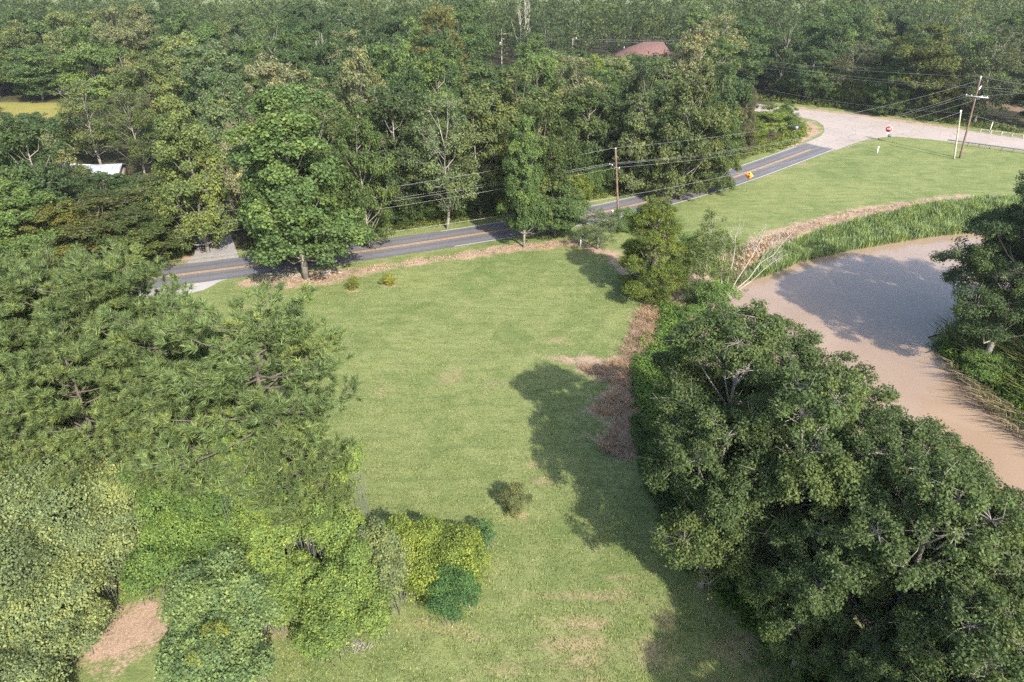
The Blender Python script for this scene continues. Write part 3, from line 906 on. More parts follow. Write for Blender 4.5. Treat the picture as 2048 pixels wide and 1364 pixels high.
place_base('gum1', 612, 556, 22.4, 7.1, GUM, 'tall bright sweetgum whose trunk stands in the wood chips beside the road')
place_px('gum2', 556, 262, 16.0, 5.4, GUM, 'wide sweetgum overhanging the driveway mouth beyond the road')
place_base('gum1', 1048, 494, 17.2, 3.0, GUM, 'narrow bright sweetgum standing on the near road verge')
place_base('wood2', 1110, 476, 7.5, 4.2, GUM, 'bushy low tree spreading over the road verge', name='verge_tree')
place_base('cedar', 1297, 592, 12.2, 4.5, CEDAR, 'dense yellow-green cedar casting a long shadow on the lawn')
place_base('willow', 1195, 498, 5.6, 2.9, GREY, 'pale grey-green shrub between the cedar and the road', cat='shrub', name='pale_shrub')
place_base('willow', 1402, 592, 10.6, 2.9, (0.105, 0.140, 0.045), 'slender airy tree with a white trunk beside the cedar')
place_base('bush', 1424, 622, 4.6, 2.4, BRIGHT, 'rounded green bush at the foot of the leaning dead tree', cat='bush')
place_base('bush', 1392, 606, 3.0, 1.8, GUM, 'low bush behind the white-trunked slender tree', cat='bush')
place_base('bush', 1375, 640, 2.2, 1.5, BRIGHT, 'small green bush below the white-trunked slender tree', cat='bush')

place_base('bush', 1250, 462, 3.2, 2.2, GUM, 'green bush at the foot of the middle utility pole', cat='bush')
# shrub on the lawn and the two little mulched ones
place_base('bush', 1026, 1024, 2.2, 1.0, (0.125, 0.14, 0.06), 'lone mottled shrub on the open lawn', cat='shrub', name='lawn_shrub')
place_base('bush', 706, 579, 1.5, .75, (0.16, 0.18, 0.04), 'small yellow shrub in a mulch ring, nearer the big sweetgum', cat='shrub', group='little yellow shrubs by the road', name='lawn_shrub')
place_base('bush', 779, 569, 1.2, .85, (0.20, 0.21, 0.04), 'small yellow shrub in a mulch ring, farther from the big sweetgum', cat='shrub', group='little yellow shrubs by the road', name='lawn_shrub')

# ---------------------------------------------------------------- vine-covered growth at bottom left
KUD = (0.148, 0.188, 0.085); VYG = (0.130, 0.188, 0.054)
vine_mound('vine_thicket', [(40, 985, 6.0, 2.8, 3.4), (150, 975, 5.8, 2.6, 3.2), (230, 1000, 5.2, 2.2, 3.0), (60, 1045, 4.5, 3.4, 3.6), (175, 1030, 4.5, 3.0, 3.4), (100, 1150, 3.2, 3.2, 3.0), (215, 1110, 3.0, 2.4, 2.8), (20, 1240, 2.2, 2.8, 2.2), (110, 1260, 1.6, 2.2, 1.8), (60, 1350, 1.5, 2.2, 1.6), (-90, 1100, 4, 3.5, 3.5)],
           KUD, 'pale grey-green heap of vines in front of the pines', 'vines', seed=31, size=.125)
vine_mound('vine_thicket', [(290, 985, 5.4, 1.8, 2.6), (370, 990, 5.0, 1.8, 2.6), (345, 1035, 3.6, 2.2, 3.0), (410, 1075, 3.0, 2.0, 2.6), (330, 1120, 2.2, 2.0, 2.0), (455, 1120, 2.4, 1.6, 2.2)],
           (0.102, 0.165, 0.048), 'fresh green vine heap between the pale heap and the tall vine curtain', 'vines', seed=32, size=.12)
vine_mound('vine_thicket', [(470, 925, 8.2, 1.1, 2.2), (540, 945, 7.4, 1.2, 2.4), (482, 960, 7.5, 1.2, 3.2), (520, 1010, 6.0, 1.5, 3.0), (575, 1030, 5.4, 1.6, 2.4), (640, 1040, 5.0, 1.5, 2.2), (545, 1100, 4.0, 1.5, 2.6), (690, 1085, 3.8, 1.4, 2.2), (545, 1190, 2.0, 1.4, 1.8), (610, 1010, 5.6, 1.2, 1.6), (600, 1160, 2.4, 1.2, 1.6), (590, 1215, 1.4, 1.1, 1.2), (700, 930, 7.6, .8, 1.4), (680, 990, 6.4, .7, 1.6)],
           VYG, 'yellow-green vine curtain climbing the short pine', 'vines', seed=33, size=.12)
vine_mound('vine_thicket', [(700, 1150, 3.2, 1.5, 2.4), (672, 1215, 2.2, 1.6, 2.0), (655, 1265, 1.3, 1.5, 1.4), (735, 1230, 1.6, 1.3, 1.5)],
           VYG, 'yellow-green vine heap ending in dead twigs on the lawn', 'vines', seed=34, size=.115)
vine_mound('vine_shrub', [(792, 1130, 2.4, 1.0, 1.6), (752, 1105, 3.4, 1.15, 2.0), (765, 1160, 2.3, 1.1, 1.8), (728, 1140, 2.6, .9, 1.6)],
           (0.13, 0.165, 0.075), 'grey-leaved shrub between the vine heap and the yellow mound', 'shrub', seed=35, size=.12)
vine_mound('vine_mound', [(795, 1105, 2.0, 1.5, 1.8), (770, 1150, 1.2, 1.2, 1.2), (835, 1125, 1.7, 1.9, 1.9), (890, 1105, 1.7, 2.0, 1.9), (935, 1130, 1.4, 1.5, 1.6), (880, 1160, 1.0, 1.8, 1.2)],
           (0.150, 0.200, 0.046), 'bright yellow-green vine mound standing out on the lawn', 'vines', seed=36, size=.105, dens=190)
vine_mound('dark_bush', [(908, 1190, 1.2, 1.35, 1.5)], (0.055, 0.115, 0.042), 'dark green feathery bush set in the edge of the yellow mound', 'bush', seed=37, size=.09, dens=260, rag=.35)
vine_mound('dark_bush', [(962, 1074, .9, .9, 1.0)], (0.065, 0.125, 0.05), 'small teal bush behind the yellow mound', 'bush', seed=38, size=.09, dens=240, rag=.35)
vine_mound('chinaberry_tree', [(450, 1185, 3.2, 2.0, 2.0), (405, 1210, 2.8, 1.5, 1.9), (500, 1190, 2.4, 1.5, 1.7), (430, 1290, 2.0, 2.2, 1.9), (380, 1330, 1.4, 1.5, 1.4), (470, 1340, 1.4, 1.6, 1.4), (540, 1215, 1.5, 1.2, 1.4)],
           (0.115, 0.170, 0.072), 'blue-green bushy tree standing forward on the lawn at the bottom', 'tree', seed=39, size=.14, dens=130, rag=.38)
vine_mound('vine_patch', [(405, 1300, 3.3, .85, .55), (430, 1265, 3.6, .6, .5), (390, 1340, 2.5, .6, .5)], (0.155, 0.185, 0.045), 'yellow vine lying over the blue-green bushy tree', 'vines', seed=40, size=.115, dens=120, stems=False)
vine_mound('low_bush', [(85, 1400, .8, 1.6, 1.1)], VYG, 'low green bush below the pale vine heap at the bottom edge', 'bush', seed=41, size=.115)

# bank vines between dead-stalk strip and oaks, undergrowth at the oaks' feet
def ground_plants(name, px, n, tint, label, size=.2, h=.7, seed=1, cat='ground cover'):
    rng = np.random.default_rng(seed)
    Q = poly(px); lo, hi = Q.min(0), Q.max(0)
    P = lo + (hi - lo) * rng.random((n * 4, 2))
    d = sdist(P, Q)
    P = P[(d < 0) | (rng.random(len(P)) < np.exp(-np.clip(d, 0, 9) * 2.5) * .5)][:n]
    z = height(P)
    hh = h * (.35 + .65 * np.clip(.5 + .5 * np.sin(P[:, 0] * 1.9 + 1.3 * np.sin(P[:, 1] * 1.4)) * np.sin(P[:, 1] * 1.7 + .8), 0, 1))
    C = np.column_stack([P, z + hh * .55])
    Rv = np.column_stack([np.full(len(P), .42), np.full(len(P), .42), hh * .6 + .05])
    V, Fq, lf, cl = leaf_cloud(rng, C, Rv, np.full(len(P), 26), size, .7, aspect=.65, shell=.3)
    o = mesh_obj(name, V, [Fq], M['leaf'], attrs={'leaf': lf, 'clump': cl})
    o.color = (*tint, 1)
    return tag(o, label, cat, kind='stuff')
ground_plants('bank_vines', [(1335, 612), (1375, 625), (1385, 680), (1345, 730), (1330, 800), (1290, 850), (1268, 790), (1268, 730), (1308, 700), (1318, 650)], 1000, (0.092, 0.155, 0.036), 'bright green vines covering the bank beside the dead stalks', h=1.0, seed=51)
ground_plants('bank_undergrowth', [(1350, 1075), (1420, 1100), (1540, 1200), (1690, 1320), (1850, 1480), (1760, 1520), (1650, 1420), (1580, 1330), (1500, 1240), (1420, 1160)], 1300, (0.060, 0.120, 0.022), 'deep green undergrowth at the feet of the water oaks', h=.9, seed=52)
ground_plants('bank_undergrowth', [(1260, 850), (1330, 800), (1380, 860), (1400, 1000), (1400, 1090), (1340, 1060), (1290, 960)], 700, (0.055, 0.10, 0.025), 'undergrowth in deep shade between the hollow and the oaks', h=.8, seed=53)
ground_plants('bank_shrubs', [(1885, 685), (1940, 645), (2060, 600), (2250, 590), (2250, 950), (2048, 832), (1985, 758), (1925, 715)], 3200, (0.085, 0.150, 0.024), 'green bushes matted over the point at the right edge', h=1.7, seed=54, size=.2)
ground_plants('water_plants', [(1842, 664), (1900, 668), (1960, 690), (1960, 730), (1900, 705), (1855, 684)], 200, (0.06, 0.12, 0.03), 'low water plants at the tip of the point', h=.7, seed=55, size=.16)
ground_plants('weeds', [(1360, 480), (1440, 470), (1500, 500), (1480, 560), (1430, 570), (1380, 540)], 420, (0.085, 0.13, 0.035), 'weeds at the head of the bank behind the slender tree', h=1.2, seed=56, size=.18)
# weeds along the far road edge
def verge(name, i0, i1, off0, off1, n, tint, label, h, seed, size=.22):
    Q = ribbon_poly(off0, off1, i0, i1)
    rng = np.random.default_rng(seed)
    lo, hi = Q.min(0), Q.max(0)
    P = lo + (hi - lo) * rng.random((n * 12, 2)); P = P[sdist(P, Q) < 0]
    P = P[sdist(P, DRIVE) > .8][:n]
    hh = h * (.3 + .7 * rng.random(len(P)))
    C = np.column_stack([P, hh * .5])
    Rv = np.column_stack([np.full(len(P), .4), np.full(len(P), .4), hh * .55 + .05])
    V, Fq, lf, cl = leaf_cloud(rng, C, Rv, np.full(len(P), 22), size, .6, aspect=.5, shell=.3)
    o = mesh_obj(name, V, [Fq], M['leaf'], attrs={'leaf': lf, 'clump': cl}); o.color = (*tint, 1)
    return tag(o, label, 'weeds', kind='stuff')
def ridx(x, y):
    return int(np.argmin(np.hypot(*(ROAD - np.array(at(x, y))).T)))
verge('verge_weeds', ridx(480, 535), ridx(1600, 305), HALF + 1.8, HALF + 4.2, 1500, (0.12, 0.15, 0.04), 'ragged weeds along the far edge of the asphalt road', .9, 61)
verge('verge_weeds', 20, ridx(380, 546), HALF + 1.0, HALF + 4.0, 500, (0.10, 0.13, 0.035), 'ragged weeds along the road left of the driveway', .8, 62)

# grass blades standing on the lawn
def lawn_blades(n, seed):
    rng = np.random.default_rng(seed)
    Y = 19 + 62 * rng.random(n) ** 1.25; X = (rng.random(n) * 2 - 1) * (Y * .55 + 4) - 1
    P = np.column_stack([X, Y])
    k = np.sin(X * 2.1 + 2 * np.sin(Y * .7)) * np.sin(Y * 1.7 + 1.5 * np.sin(X * .9)) + .6 * np.sin(X * 5.3 + Y * 3.1)
    P = P[rng.random(n) < .45 + .3 * k]; n = len(P)
    RP = np.vstack([(ROAD + RN * -HALF)[::6], (ROAD + RN * HALF)[::-6]])
    ok = (sdist(P, RP) > .4) & (sdist(P, UNDER_PINES) > 0) & (sdist(P, WATER) > 2.5) & (sdist(P, APRON) > .3)
    for q in DIRT[:2] + DIRT[4:6]: ok &= (sdist(P, q) > 0) | (rng.random(n) < .12)
    P = P[ok]; m = len(P); z = height(P)
    a = rng.random(m) * 6.283; H = .05 + .11 * rng.random(m); w = .018 + .02 * rng.random(m)
    B = np.column_stack([P, z - .01]); d = np.stack([np.cos(a), np.sin(a), np.zeros(m)], 1)
    t = np.stack([-np.sin(a), np.cos(a), np.zeros(m)], 1)
    V = np.stack([B - t * w[:, None], B + t * w[:, None], B + d * (H * .8)[:, None] + np.array([0, 0, 1.0]) * H[:, None]], 1).reshape(-1, 3)
    o = mesh_obj('grass', V, [np.arange(m * 3).reshape(-1, 3)], M['blade'], attrs={'leaf': rng.random(m), 'clump': rng.random(m)})
    o.color = (0.150, 0.185, 0.060, 1)
    tag(o, 'uneven grass blades over the mown lawn', 'grass', kind='stuff')
lawn_blades(360000, 57)
# highway verge
def strip_plants(name, px, n, tint, label, h, seed, size=.3):
    return ground_plants(name, px, n, tint, label, size=size, h=h, seed=seed)
strip_plants('verge_weeds', [(1500, 199), (1594, 209), (1700, 221), (1830, 239), (1930, 252), (2048, 268), (2048, 262), (1930, 244), (1830, 230), (1700, 214), (1594, 202), (1500, 194)], 900, (0.10, 0.13, 0.035), 'weeds and dry grass along the far side of the highway', 1.4, 63)
strip_plants('verge_weeds', [(1540, 305), (1600, 285), (1612, 262), (1600, 243), (1585, 240), (1560, 280), (1500, 310)], 450, (0.13, 0.17, 0.035), 'yellowish weeds at the inside corner of the junction', 1.0, 64)

# ---------------------------------------------------------------- reeds and tall grass
def reeds(name, px, n, tint, label, h=1.8, lean=(0, 0), seed=1, width=.045, spread=.25, cat='reeds'):
    rng = np.random.default_rng(seed)
    Q = poly(px); lo, hi = Q.min(0), Q.max(0)
    P = lo + (hi - lo) * rng.random((n * 5, 2))
    P = P[sdist(P, Q) < 0]
    # clumpy
    k = .5 + .5 * np.sin(P[:, 0] * 1.3 + np.sin(P[:, 1] * .9) * 2) * np.sin(P[:, 1] * 1.1 + 1)
    P = P[rng.random(len(P)) < .35 + .65 * k][:n]
    k = .5 + .5 * np.sin(P[:, 0] * 1.3 + np.sin(P[:, 1] * .9) * 2) * np.sin(P[:, 1] * 1.1 + 1)
    n = len(P); z = np.maximum(height(P), WATER_Z - .2)
    H = h * (.55 + .35 * rng.random(n) + .3 * k)
    a = rng.random(n) * 6.283
    dx = np.cos(a) * spread * H + lean[0] * H; dy = np.sin(a) * spread * H + lean[1] * H
    w = np.stack([-np.sin(a + .6 * rng.normal(size=n)), np.cos(a), np.zeros(n)], 1) * width
    B = np.column_stack([P, z]); Mid = B + np.column_stack([dx * .35, dy * .35, H * .6]); T = B + np.column_stack([dx * 1.25, dy * 1.25, H * .95])
    V = np.stack([B - w * .7, B + w * .7, Mid + w, Mid - w, T], 1).reshape(-1, 3)
    i = np.arange(n) * 5
    F4 = np.stack([i, i + 1, i + 2, i + 3], 1); F3 = np.stack([i + 3, i + 2, i + 4], 1)
    lf = rng.random(n); cv = np.clip(k * .6 + .4 * rng.random(n), 0, 1)
    o = mesh_obj(name, V, [F4, F3], M['blade'], attrs={'leaf': np.concatenate([lf, lf]), 'clump': np.concatenate([cv, cv])})
    o.color = (*tint, 1)
    return tag(o, label, cat, kind='stuff')
REED = (0.165, 0.225, 0.085)
reeds('reeds', [(1488, 545), (1520, 512), (1570, 488), (1640, 463), (1740, 440), (1850, 417), (1960, 404), (2100, 398), (2100, 440), (1960, 448), (1870, 457), (1780, 471), (1700, 485), (1600, 508), (1560, 526), (1500, 545)], 30000, REED, 'band of tall green reeds along the far bank of the pool', h=1.5, seed=71)
reeds('dead_grass', [(1440, 540), (1455, 512), (1520, 482), (1570, 468), (1600, 470), (1520, 510), (1480, 545)], 2200, (0.36, 0.28, 0.22), 'dry pinkish grass behind the leaning dead tree', h=.7, seed=72, spread=.6, cat='dead grass')
reeds('tall_grass', [(1880, 660), (1960, 600), (2100, 570), (2300, 600), (2300, 900), (2048, 800), (1960, 712)], 4500, (0.16, 0.19, 0.06), 'tall tawny grass leaning over the point at the right edge', h=2.4, lean=(-.5, -.1), seed=73, spread=.45, cat='grass')
reeds('dead_reeds', [(1905, 712), (1960, 745), (2060, 815), (2200, 910), (2200, 960), (2048, 850), (1950, 765)], 500, (0.20, 0.18, 0.12), 'grey dead reeds drooping into the brown water', h=2.2, lean=(-.65, -.35), seed=74, spread=.35, cat='dead reeds')
reeds('dead_stalks', [(1230, 740), (1262, 650), (1290, 604), (1335, 600), (1310, 690), (1280, 760), (1290, 860), (1260, 925), (1200, 890), (1230, 840), (1180, 822), (1235, 775), (1150, 735), (1230, 725)], 7500, (0.29, 0.205, 0.135), 'tangle of cut dead stalks heaped along the lawn edge', h=.55, seed=75, spread=1.1, width=.018, cat='dead stalks')
reeds('dead_stalks', [(1440, 520), (1560, 462), (1700, 424), (1850, 400), (1925, 396), (1925, 404), (1850, 412), (1700, 440), (1560, 478)], 3500, (0.34, 0.245, 0.19), 'strip of mown dry stalks above the reeds', h=.35, seed=76, spread=1.0, width=.03, cat='dead stalks')
reeds('wood_chips', [(480, 566), (560, 550), (700, 538), (1000, 494), (1130, 482), (1140, 492), (1000, 506), (850, 524), (720, 546), (640, 568), (560, 572)], 5000, (0.34, 0.26, 0.19), 'scattered bark and wood chips along the near road verge', h=.12, seed=77, spread=1.6, width=.04, cat='wood chips')

# ---------------------------------------------------------------- leaning dead tree and dead snags
def dead_tree(name, base, tips, r0, label, seed, twigs=5, mat='dead_wood'):
    """base (X,Y,z), tips: list of (X,Y,z) of the main limb ends"""
    rng = np.random.default_rng(seed)
    root = empty(name, base)
    b0 = np.zeros(3)
    for i, t in enumerate(tips):
        t = np.array(t) - np.array(base)
        q = np.linspace(0, 1, 7)[:, None]
        pts = b0 + (t - b0) * q + rng.normal(size=(7, 3)) * .05 * np.linalg.norm(t) * q * (1 - q) * 2
        s = Shape()
        s.tube(pts, np.linspace(r0 * (.9 if i else 1), r0 * .15, 7), 6)
        o = s.build('limb', M[mat], root, smooth=True)
        s = Shape(); L_ = np.linalg.norm(t)
        for k in range(twigs):
            f = .35 + .6 * rng.random()
            o_ = np.array([np.interp(f, q[:, 0], pts[:, j]) for j in range(3)])
            d = t / L_ + rng.normal(size=3) * .35 + np.array([0, 0, .5]); d /= np.linalg.norm(d)
            e = o_ + d * L_ * (.22 + .2 * rng.random()) * (1.15 - f)* 1.6
            s.tube([o_, (o_ + e) / 2 + rng.normal(size=3) * .04 * L_, e], [r0 * .28, r0 * .18, r0 * .06], 4, cap=False)
            for m_ in range(3):
                g = .3 + .6 * rng.random(); oo = o_ + (e - o_) * g
                dd = d + rng.normal(size=3) * .4; dd /= np.linalg.norm(dd)
                s.tube([oo, oo + dd * L_ * .12 * (.5 + rng.random())], [r0 * .12, r0 * .04], 3, cap=False)
        s.build('twigs', M[mat], root)
    return tag(root, label, 'dead tree')
bx, by = at(1446, 598)
def tip(x, y, Y):
    X, z = at_dist(x, y, Y); return (X, Y, z)
dead_tree('leaning_dead_tree', (bx, by, -.6), [tip(1592, 458, by + 4), tip(1560, 516, by + 1.5), tip(1478, 450, by + 4), tip(1530, 462, by + 5), tip(1446, 478, by + 3)], .075, 'bleached dead tree leaning over the reeds at the head of the pool', 81, twigs=9)
def snag(x, ytop, h, label, seed, r0=.22, mat='dead_wood'):
    X, Y = at(x, ytop, h)
    return dead_tree('dead_snag', (X, Y, 0), [(X + .3, Y, h), (X - 1.6, Y, h * .86), (X + 1.8, Y + .5, h * .8)], r0, label, seed, twigs=7, mat=mat)
snag(641, 66, 15, 'bare white snag rising before the dark woods beyond the tall sweetgum', 82)
snag(1048, 0, 20, 'bare pale snag at the top edge above the crossarm pole', 83, r0=.3)

# driftwood at the sweetgum foot
def roots_pile(x, y, label, n, L_, seed):
    rng = np.random.default_rng(seed); X, Y = at(x, y)
    root = empty('driftwood', (X, Y, 0))
    for k in range(n):
        a = rng.random() * 6.28; o = rng.normal(size=2) * L_ * .4
        p0 = np.array([o[0], o[1] * .7, .06]); d = np.array([math.cos(a), math.sin(a) * .6, 0])
        p = [p0, p0 + d * L_ * .3 + np.array([0, 0, .05 + .1 * rng.random()]), p0 + d * L_ * .6 * (.5 + rng.random()) + np.array([0, 0, .03])]
        s = Shape(); s.tube(p, [.04 + .03 * rng.random(), .04, .015], 5); s.build('stick', M['dead_wood'], root, smooth=True)
    return tag(root, label, 'driftwood', 'bleached wood by the big sweetgum')
roots_pile(570, 552, 'heap of broken bleached roots in the wood chips left of the sweetgum', 26, 1.8, 85)
roots_pile(516, 571, 'small whitish wood scrap at the left end of the chip bed', 6, 1.0, 86)
roots_pile(652, 546, 'loose bleached sticks just right of the sweetgum trunk', 16, 1.4, 89)
rng = np.random.default_rng(87); X, Y = at(664, 546); s = Shape()
s.tube([(-1.3, -.1, .12), (-.4, .1, .22), (.6, 0, .16), (1.3, -.15, .1)], [.10, .15, .12, .05], 7)
s.tube([(-.5, .1, .2), (-.9, .5, .3)], [.07, .03], 5)
tag(s.build('log', M['dead_wood'], loc=(X, Y, 0), smooth=True), 'curved bleached log lying on the chips right of the sweetgum', 'log')
twig_x, twig_y = at(722, 1298)
s = Shape(); rng = np.random.default_rng(88)
for k in range(60):
    a = rng.random() * 6.28; p0 = np.array([rng.normal() * .3, rng.normal() * .2, .03])
    s.tube([p0, p0 + np.array([math.cos(a) * .35, math.sin(a) * .3, .15 + .25 * rng.random()])], [.012, .006], 3, cap=False)
tag(s.build('brush_pile', M['dead_wood'], loc=(twig_x, twig_y, 0)), 'little pile of grey dead twigs at the tip of the vine heap', 'brush pile')

# ---------------------------------------------------------------- utility poles and wires
def tilt_tube(s, a, b, r0, r1, n=9, sides=9):
    q = np.linspace(0, 1, n)[:, None]
    s.tube(np.array(a) + (np.array(b) - np.array(a)) * q, np.linspace(r0, r1, n), sides)
def insulator(root, p):
    s = Shape(); p = np.array(p)
    s.tube([p, p + (0, 0, .12), p + (0, 0, .2)], [.05, .07, .03], 6)
    s.build('insulator', M['white'], root)

# middle pole (by the cedar)
mY = 92.0
mb = (at_dist(1238, 449, mY)[0], mY); mtX, mtz = at_dist(1231, 297, mY)
mid_pole = empty('utility_pole', (mb[0], mY, 0))
s = Shape(); tilt_tube(s, (0, 0, -.5), (mtX - mb[0], 0, mtz), .17, .11); s.build('pole', M['pole_wood'], mid_pole, smooth=True)
s = Shape(); s.tube([(mtX - mb[0], 0, mtz - .02), (mtX - mb[0], 0, mtz + .06)], [.16, .16], 8); s.build('pole_cap', M['steel'], mid_pole)
road_dir = math.atan2(at(1920, 316)[1] - mY, at(1920, 316)[0] - mb[0])
ca = (mtX - mb[0] + .05, 0, mtz - 2.5)
s = Shape(); s.box(ca, (2.4, .12, .14), rz=road_dir + R(90)); s.build('crossarm', M['pole_wood'], mid_pole)
perp = np.array([math.cos(road_dir + R(90)), math.sin(road_dir + R(90)), 0])
mtop = np.array([mtX, mY, mtz + .1]); marm = [np.array([mb[0], mY, 0]) + np.array(ca) + perp * k + np.array([0, 0, .25]) for k in (1.1, .55, -1.1)]
for k in (1.1, .55, -1.1): insulator(mid_pole, np.array(ca) + perp * k + np.array([0, 0, .07]))
tag(mid_pole, 'brown wooden utility pole rising behind the cedar beside the road', 'utility pole')
# stub pole near it
X_, Y_ = at(1222, 462); s = Shape(); tilt_tube(s, (0, 0, -.3), (0, 0, 2.9), .16, .15)
st = empty('stub_pole', (X_, Y_, 0)); s.build('post', M['pole_wood'], st, smooth=True)
s = Shape(); s.tube([(0, 0, 2.9), (0, 0, 2.98)], [.17, .12], 8); s.build('cap', M['white'], st)
tag(st, 'short wooden stub pole with a pale cap beside the middle utility pole', 'post')

# tall pole at the junction
tX, tY = at(1920, 316); ttX, ttz = at_dist(1962, 153, tY)
tall = empty('utility_pole', (tX, tY, 0))
top_off = ttX - tX
s = Shape(); tilt_tube(s, (0, 0, -.5), (top_off, 0, ttz), .20, .12, 11); s.build('pole', M['pole_wood'], tall, smooth=True)
s = Shape(); s.tube([(top_off, 0, ttz - .5), (top_off, 0, ttz + .1)], [.14, .15], 8); s.build('pole_cap', M['pole_grey'], tall)
def tp(f): return np.array([top_off * f, 0, ttz * f])
s = Shape(); c = tp(.86); s.box(c + (.25, -.15, .15), (1.6, .12, .16), rz=R(50), ry=R(-12)); s.build('crossarm', M['white'], tall)
s = Shape(); c2 = tp(.765); s.box(c2 + (0, -.2, 0), (3.6, .12, .13), rz=R(-38)); s.build('crossarm', M['steel'], tall)
dirb = np.array([math.cos(R(-38)), math.sin(R(-38)), 0]); dira = np.array([math.cos(R(50)), math.sin(R(50)), 0])
for k in (-1.6, -.8, .8, 1.6): insulator(tall, c2 + dirb * k + np.array([0, -.2, .07]))
tag(tall, 'tall brown utility pole with two crossarms standing on the grass by the junction', 'utility pole')
# its shorter neighbour
sX, sY = at(1909, 317.5); stX, stz = at_dist(1922, 221, sY)
short = empty('utility_pole', (sX, sY, 0))
s = Shape(); tilt_tube(s, (0, 0, -.5), (stX - sX, 0, stz), .17, .12); s.build('pole', M['pole_grey'], short, smooth=True)
s = Shape(); s.tube([(stX - sX, 0, stz - .35), (stX - sX, 0, stz + .05)], [.15, .15], 8); s.build('pole_cap', M['white'], short)
tag(short, 'shorter grey utility pole beside the tall brown one', 'utility pole')
# far pole with crossarm and transformer
fY = 238.0
fX, fz = at_dist(1003, 58, fY)
farp = empty('utility_pole', (fX, fY, 0))
s = Shape(); tilt_tube(s, (0, 0, -.3), (0, 0, fz), .17, .12); s.build('pole', M['pole_grey'], farp, smooth=True)
s = Shape(); s.box((0, -.15, fz - 1.5), (2.9, .14, .2), ry=R(-3)); s.build('crossarm', M['dead_wood'], farp)
s = Shape(); s.tube([(-.45, -.2, fz - 4.9), (-.45, -.2, fz - 3.8)], [.32, .32], 10); s.build('transformer', M['white'], farp, smooth=True)
s = Shape(); s.box((.45, -.15, fz - 2.8), (1.0, .1, .12), ry=R(20)); s.build('bracket', M['steel'], farp)
for k in (-1.3, 0, 1.3): insulator(farp, (k, -.15, fz - 1.38))
tag(farp, 'grey pole with crossarm and white transformer in the far woods', 'utility pole')
lX, lz = at_dist(1146, 76, 232.0)
lp = empty('street_lamp', (lX, 232.0, 0))
s = Shape(); tilt_tube(s, (0, 0, 0), (0, 0, lz - .1), .13, .10); s.build('pole', M['pole_grey'], lp, smooth=True)
s = Shape(); s.tube([(0, 0, lz - .3), (.3, -.1, lz), (.8, -.2, lz + .05)], [.04, .04, .04], 5); s.build('arm', M['steel'], lp)
s = Shape(); s.tube([(.75, -.2, lz + .15), (.9, -.25, lz - .05), (.95, -.26, lz - .25)], [.16, .28, .18], 8); s.build('lamp_head', M['white'], lp, smooth=True)
tag(lp, 'yard lamp on a thin pole between the far crossarm pole and the brown roof', 'lamp')

def wire(a, b, sag, label, r=.011, group=None, n=40, name='power_line'):
    a = np.array(a, float); b = np.array(b, float)
    q = np.linspace(0, 1, n)[:, None]
    P = a + (b - a) * q; P[:, 2] -= (4 * sag * q * (1 - q))[:, 0]
    s = Shape(); o0 = P[0].copy(); s.tube(P - o0, r, 4, cap=False)
    return tag(s.build(name, M['wire'], loc=o0), label, 'wire', group)
def endp(x, y, Y):
    X, z = at_dist(x, y, Y); return np.array([X, Y, z])
# leftwards from the middle pole, following the road out of the frame
G1 = 'wires strung left from the middle pole'
LY = 73.0
wire(mtop, endp(-60, 480, LY), 1.0, 'uppermost wire running left from the middle pole top', group=G1)
wire(marm[0], endp(-60, 496, LY + 1.2), .9, 'second wire down running left from the middle pole', group=G1)
wire(marm[1], endp(-60, 506, LY + .7), .9, 'third wire down running left from the middle pole', group=G1)
wire(marm[2], endp(-60, 524, LY - .9), .9, 'fourth wire down running left from the middle pole', group=G1)
a_ = endp(1236, 394, mY)
wire(a_, endp(-60, 566, LY), .7, 'lowest heavier cable running left low across the driveway mouth', r=.018, group=G1)
# middle pole to tall pole
TB = np.array([tX, tY, 0])
tl = [TB + c2 + dirb * k + np.array([0, -.2, .3]) for k in (-1.6, -.8, 1.6)]
G2 = 'wires between the middle pole and the junction poles'
wire(marm[0], tl[0], 1.9, 'back wire from the middle pole to the left crossarm tip of the tall pole', group=G2)
wire(marm[1], tl[1], 1.9, 'wire from the middle pole to the inner crossarm of the tall pole', group=G2)
wire(marm[2], tl[2], 1.9, 'front wire from the middle pole to the right crossarm tip of the tall pole', group=G2)
wire(mtop, TB + tp(.96), 1.6, 'top wire from the middle pole to the head of the tall pole', group=G2)
wire(a_, np.array([stX, sY, stz - .3]), 1.2, 'low cable from the middle pole to the shorter grey pole', group=G2, r=.015)
# along the highway
G3 = 'wires along the highway woods'
hx = np.array([tX, tY, 0])
for k, (yl, f, lab) in enumerate([(121, 1.0, 'uppermost wire along the highway woods left of the tall pole'), (129, .88, 'second wire along the highway woods left of the tall pole'), (136, .86, 'third wire along the highway woods left of the tall pole'), (178, .56, 'lowest cable across the highway woods to the tall pole')]):
    wire(TB + tp(f), endp(1530, yl, 158), .5 if k < 3 else .8, lab, group=G3)
for k, (yl, f, lab) in enumerate([(176, 1.0, 'uppermost wire leaving the tall pole past the right edge'), (182, .88, 'second wire leaving the tall pole past the right edge'), (190, .86, 'third wire leaving the tall pole past the right edge'), (182, .765, 'level wire leaving the steel crossarm past the right edge'), (272, .55, 'lowest cable leaving the tall pole past the right edge')]):
    wire(TB + tp(f) + (0, .3, 0), endp(2090, yl, 122), .1, lab, group=G3)
# far woods wires
for k, (x, dz) in enumerate([(-1.3, 0), (1.3, .1)]):
    wire((fX + x, fY, fz - 1.2 - dz), (lX + x + 40, 238, fz - 3.2 - k), .8, ('left' if k == 0 else 'right') + ' crossarm wire of the far pole running toward the brown roof', r=.016, group='wires in the far woods')

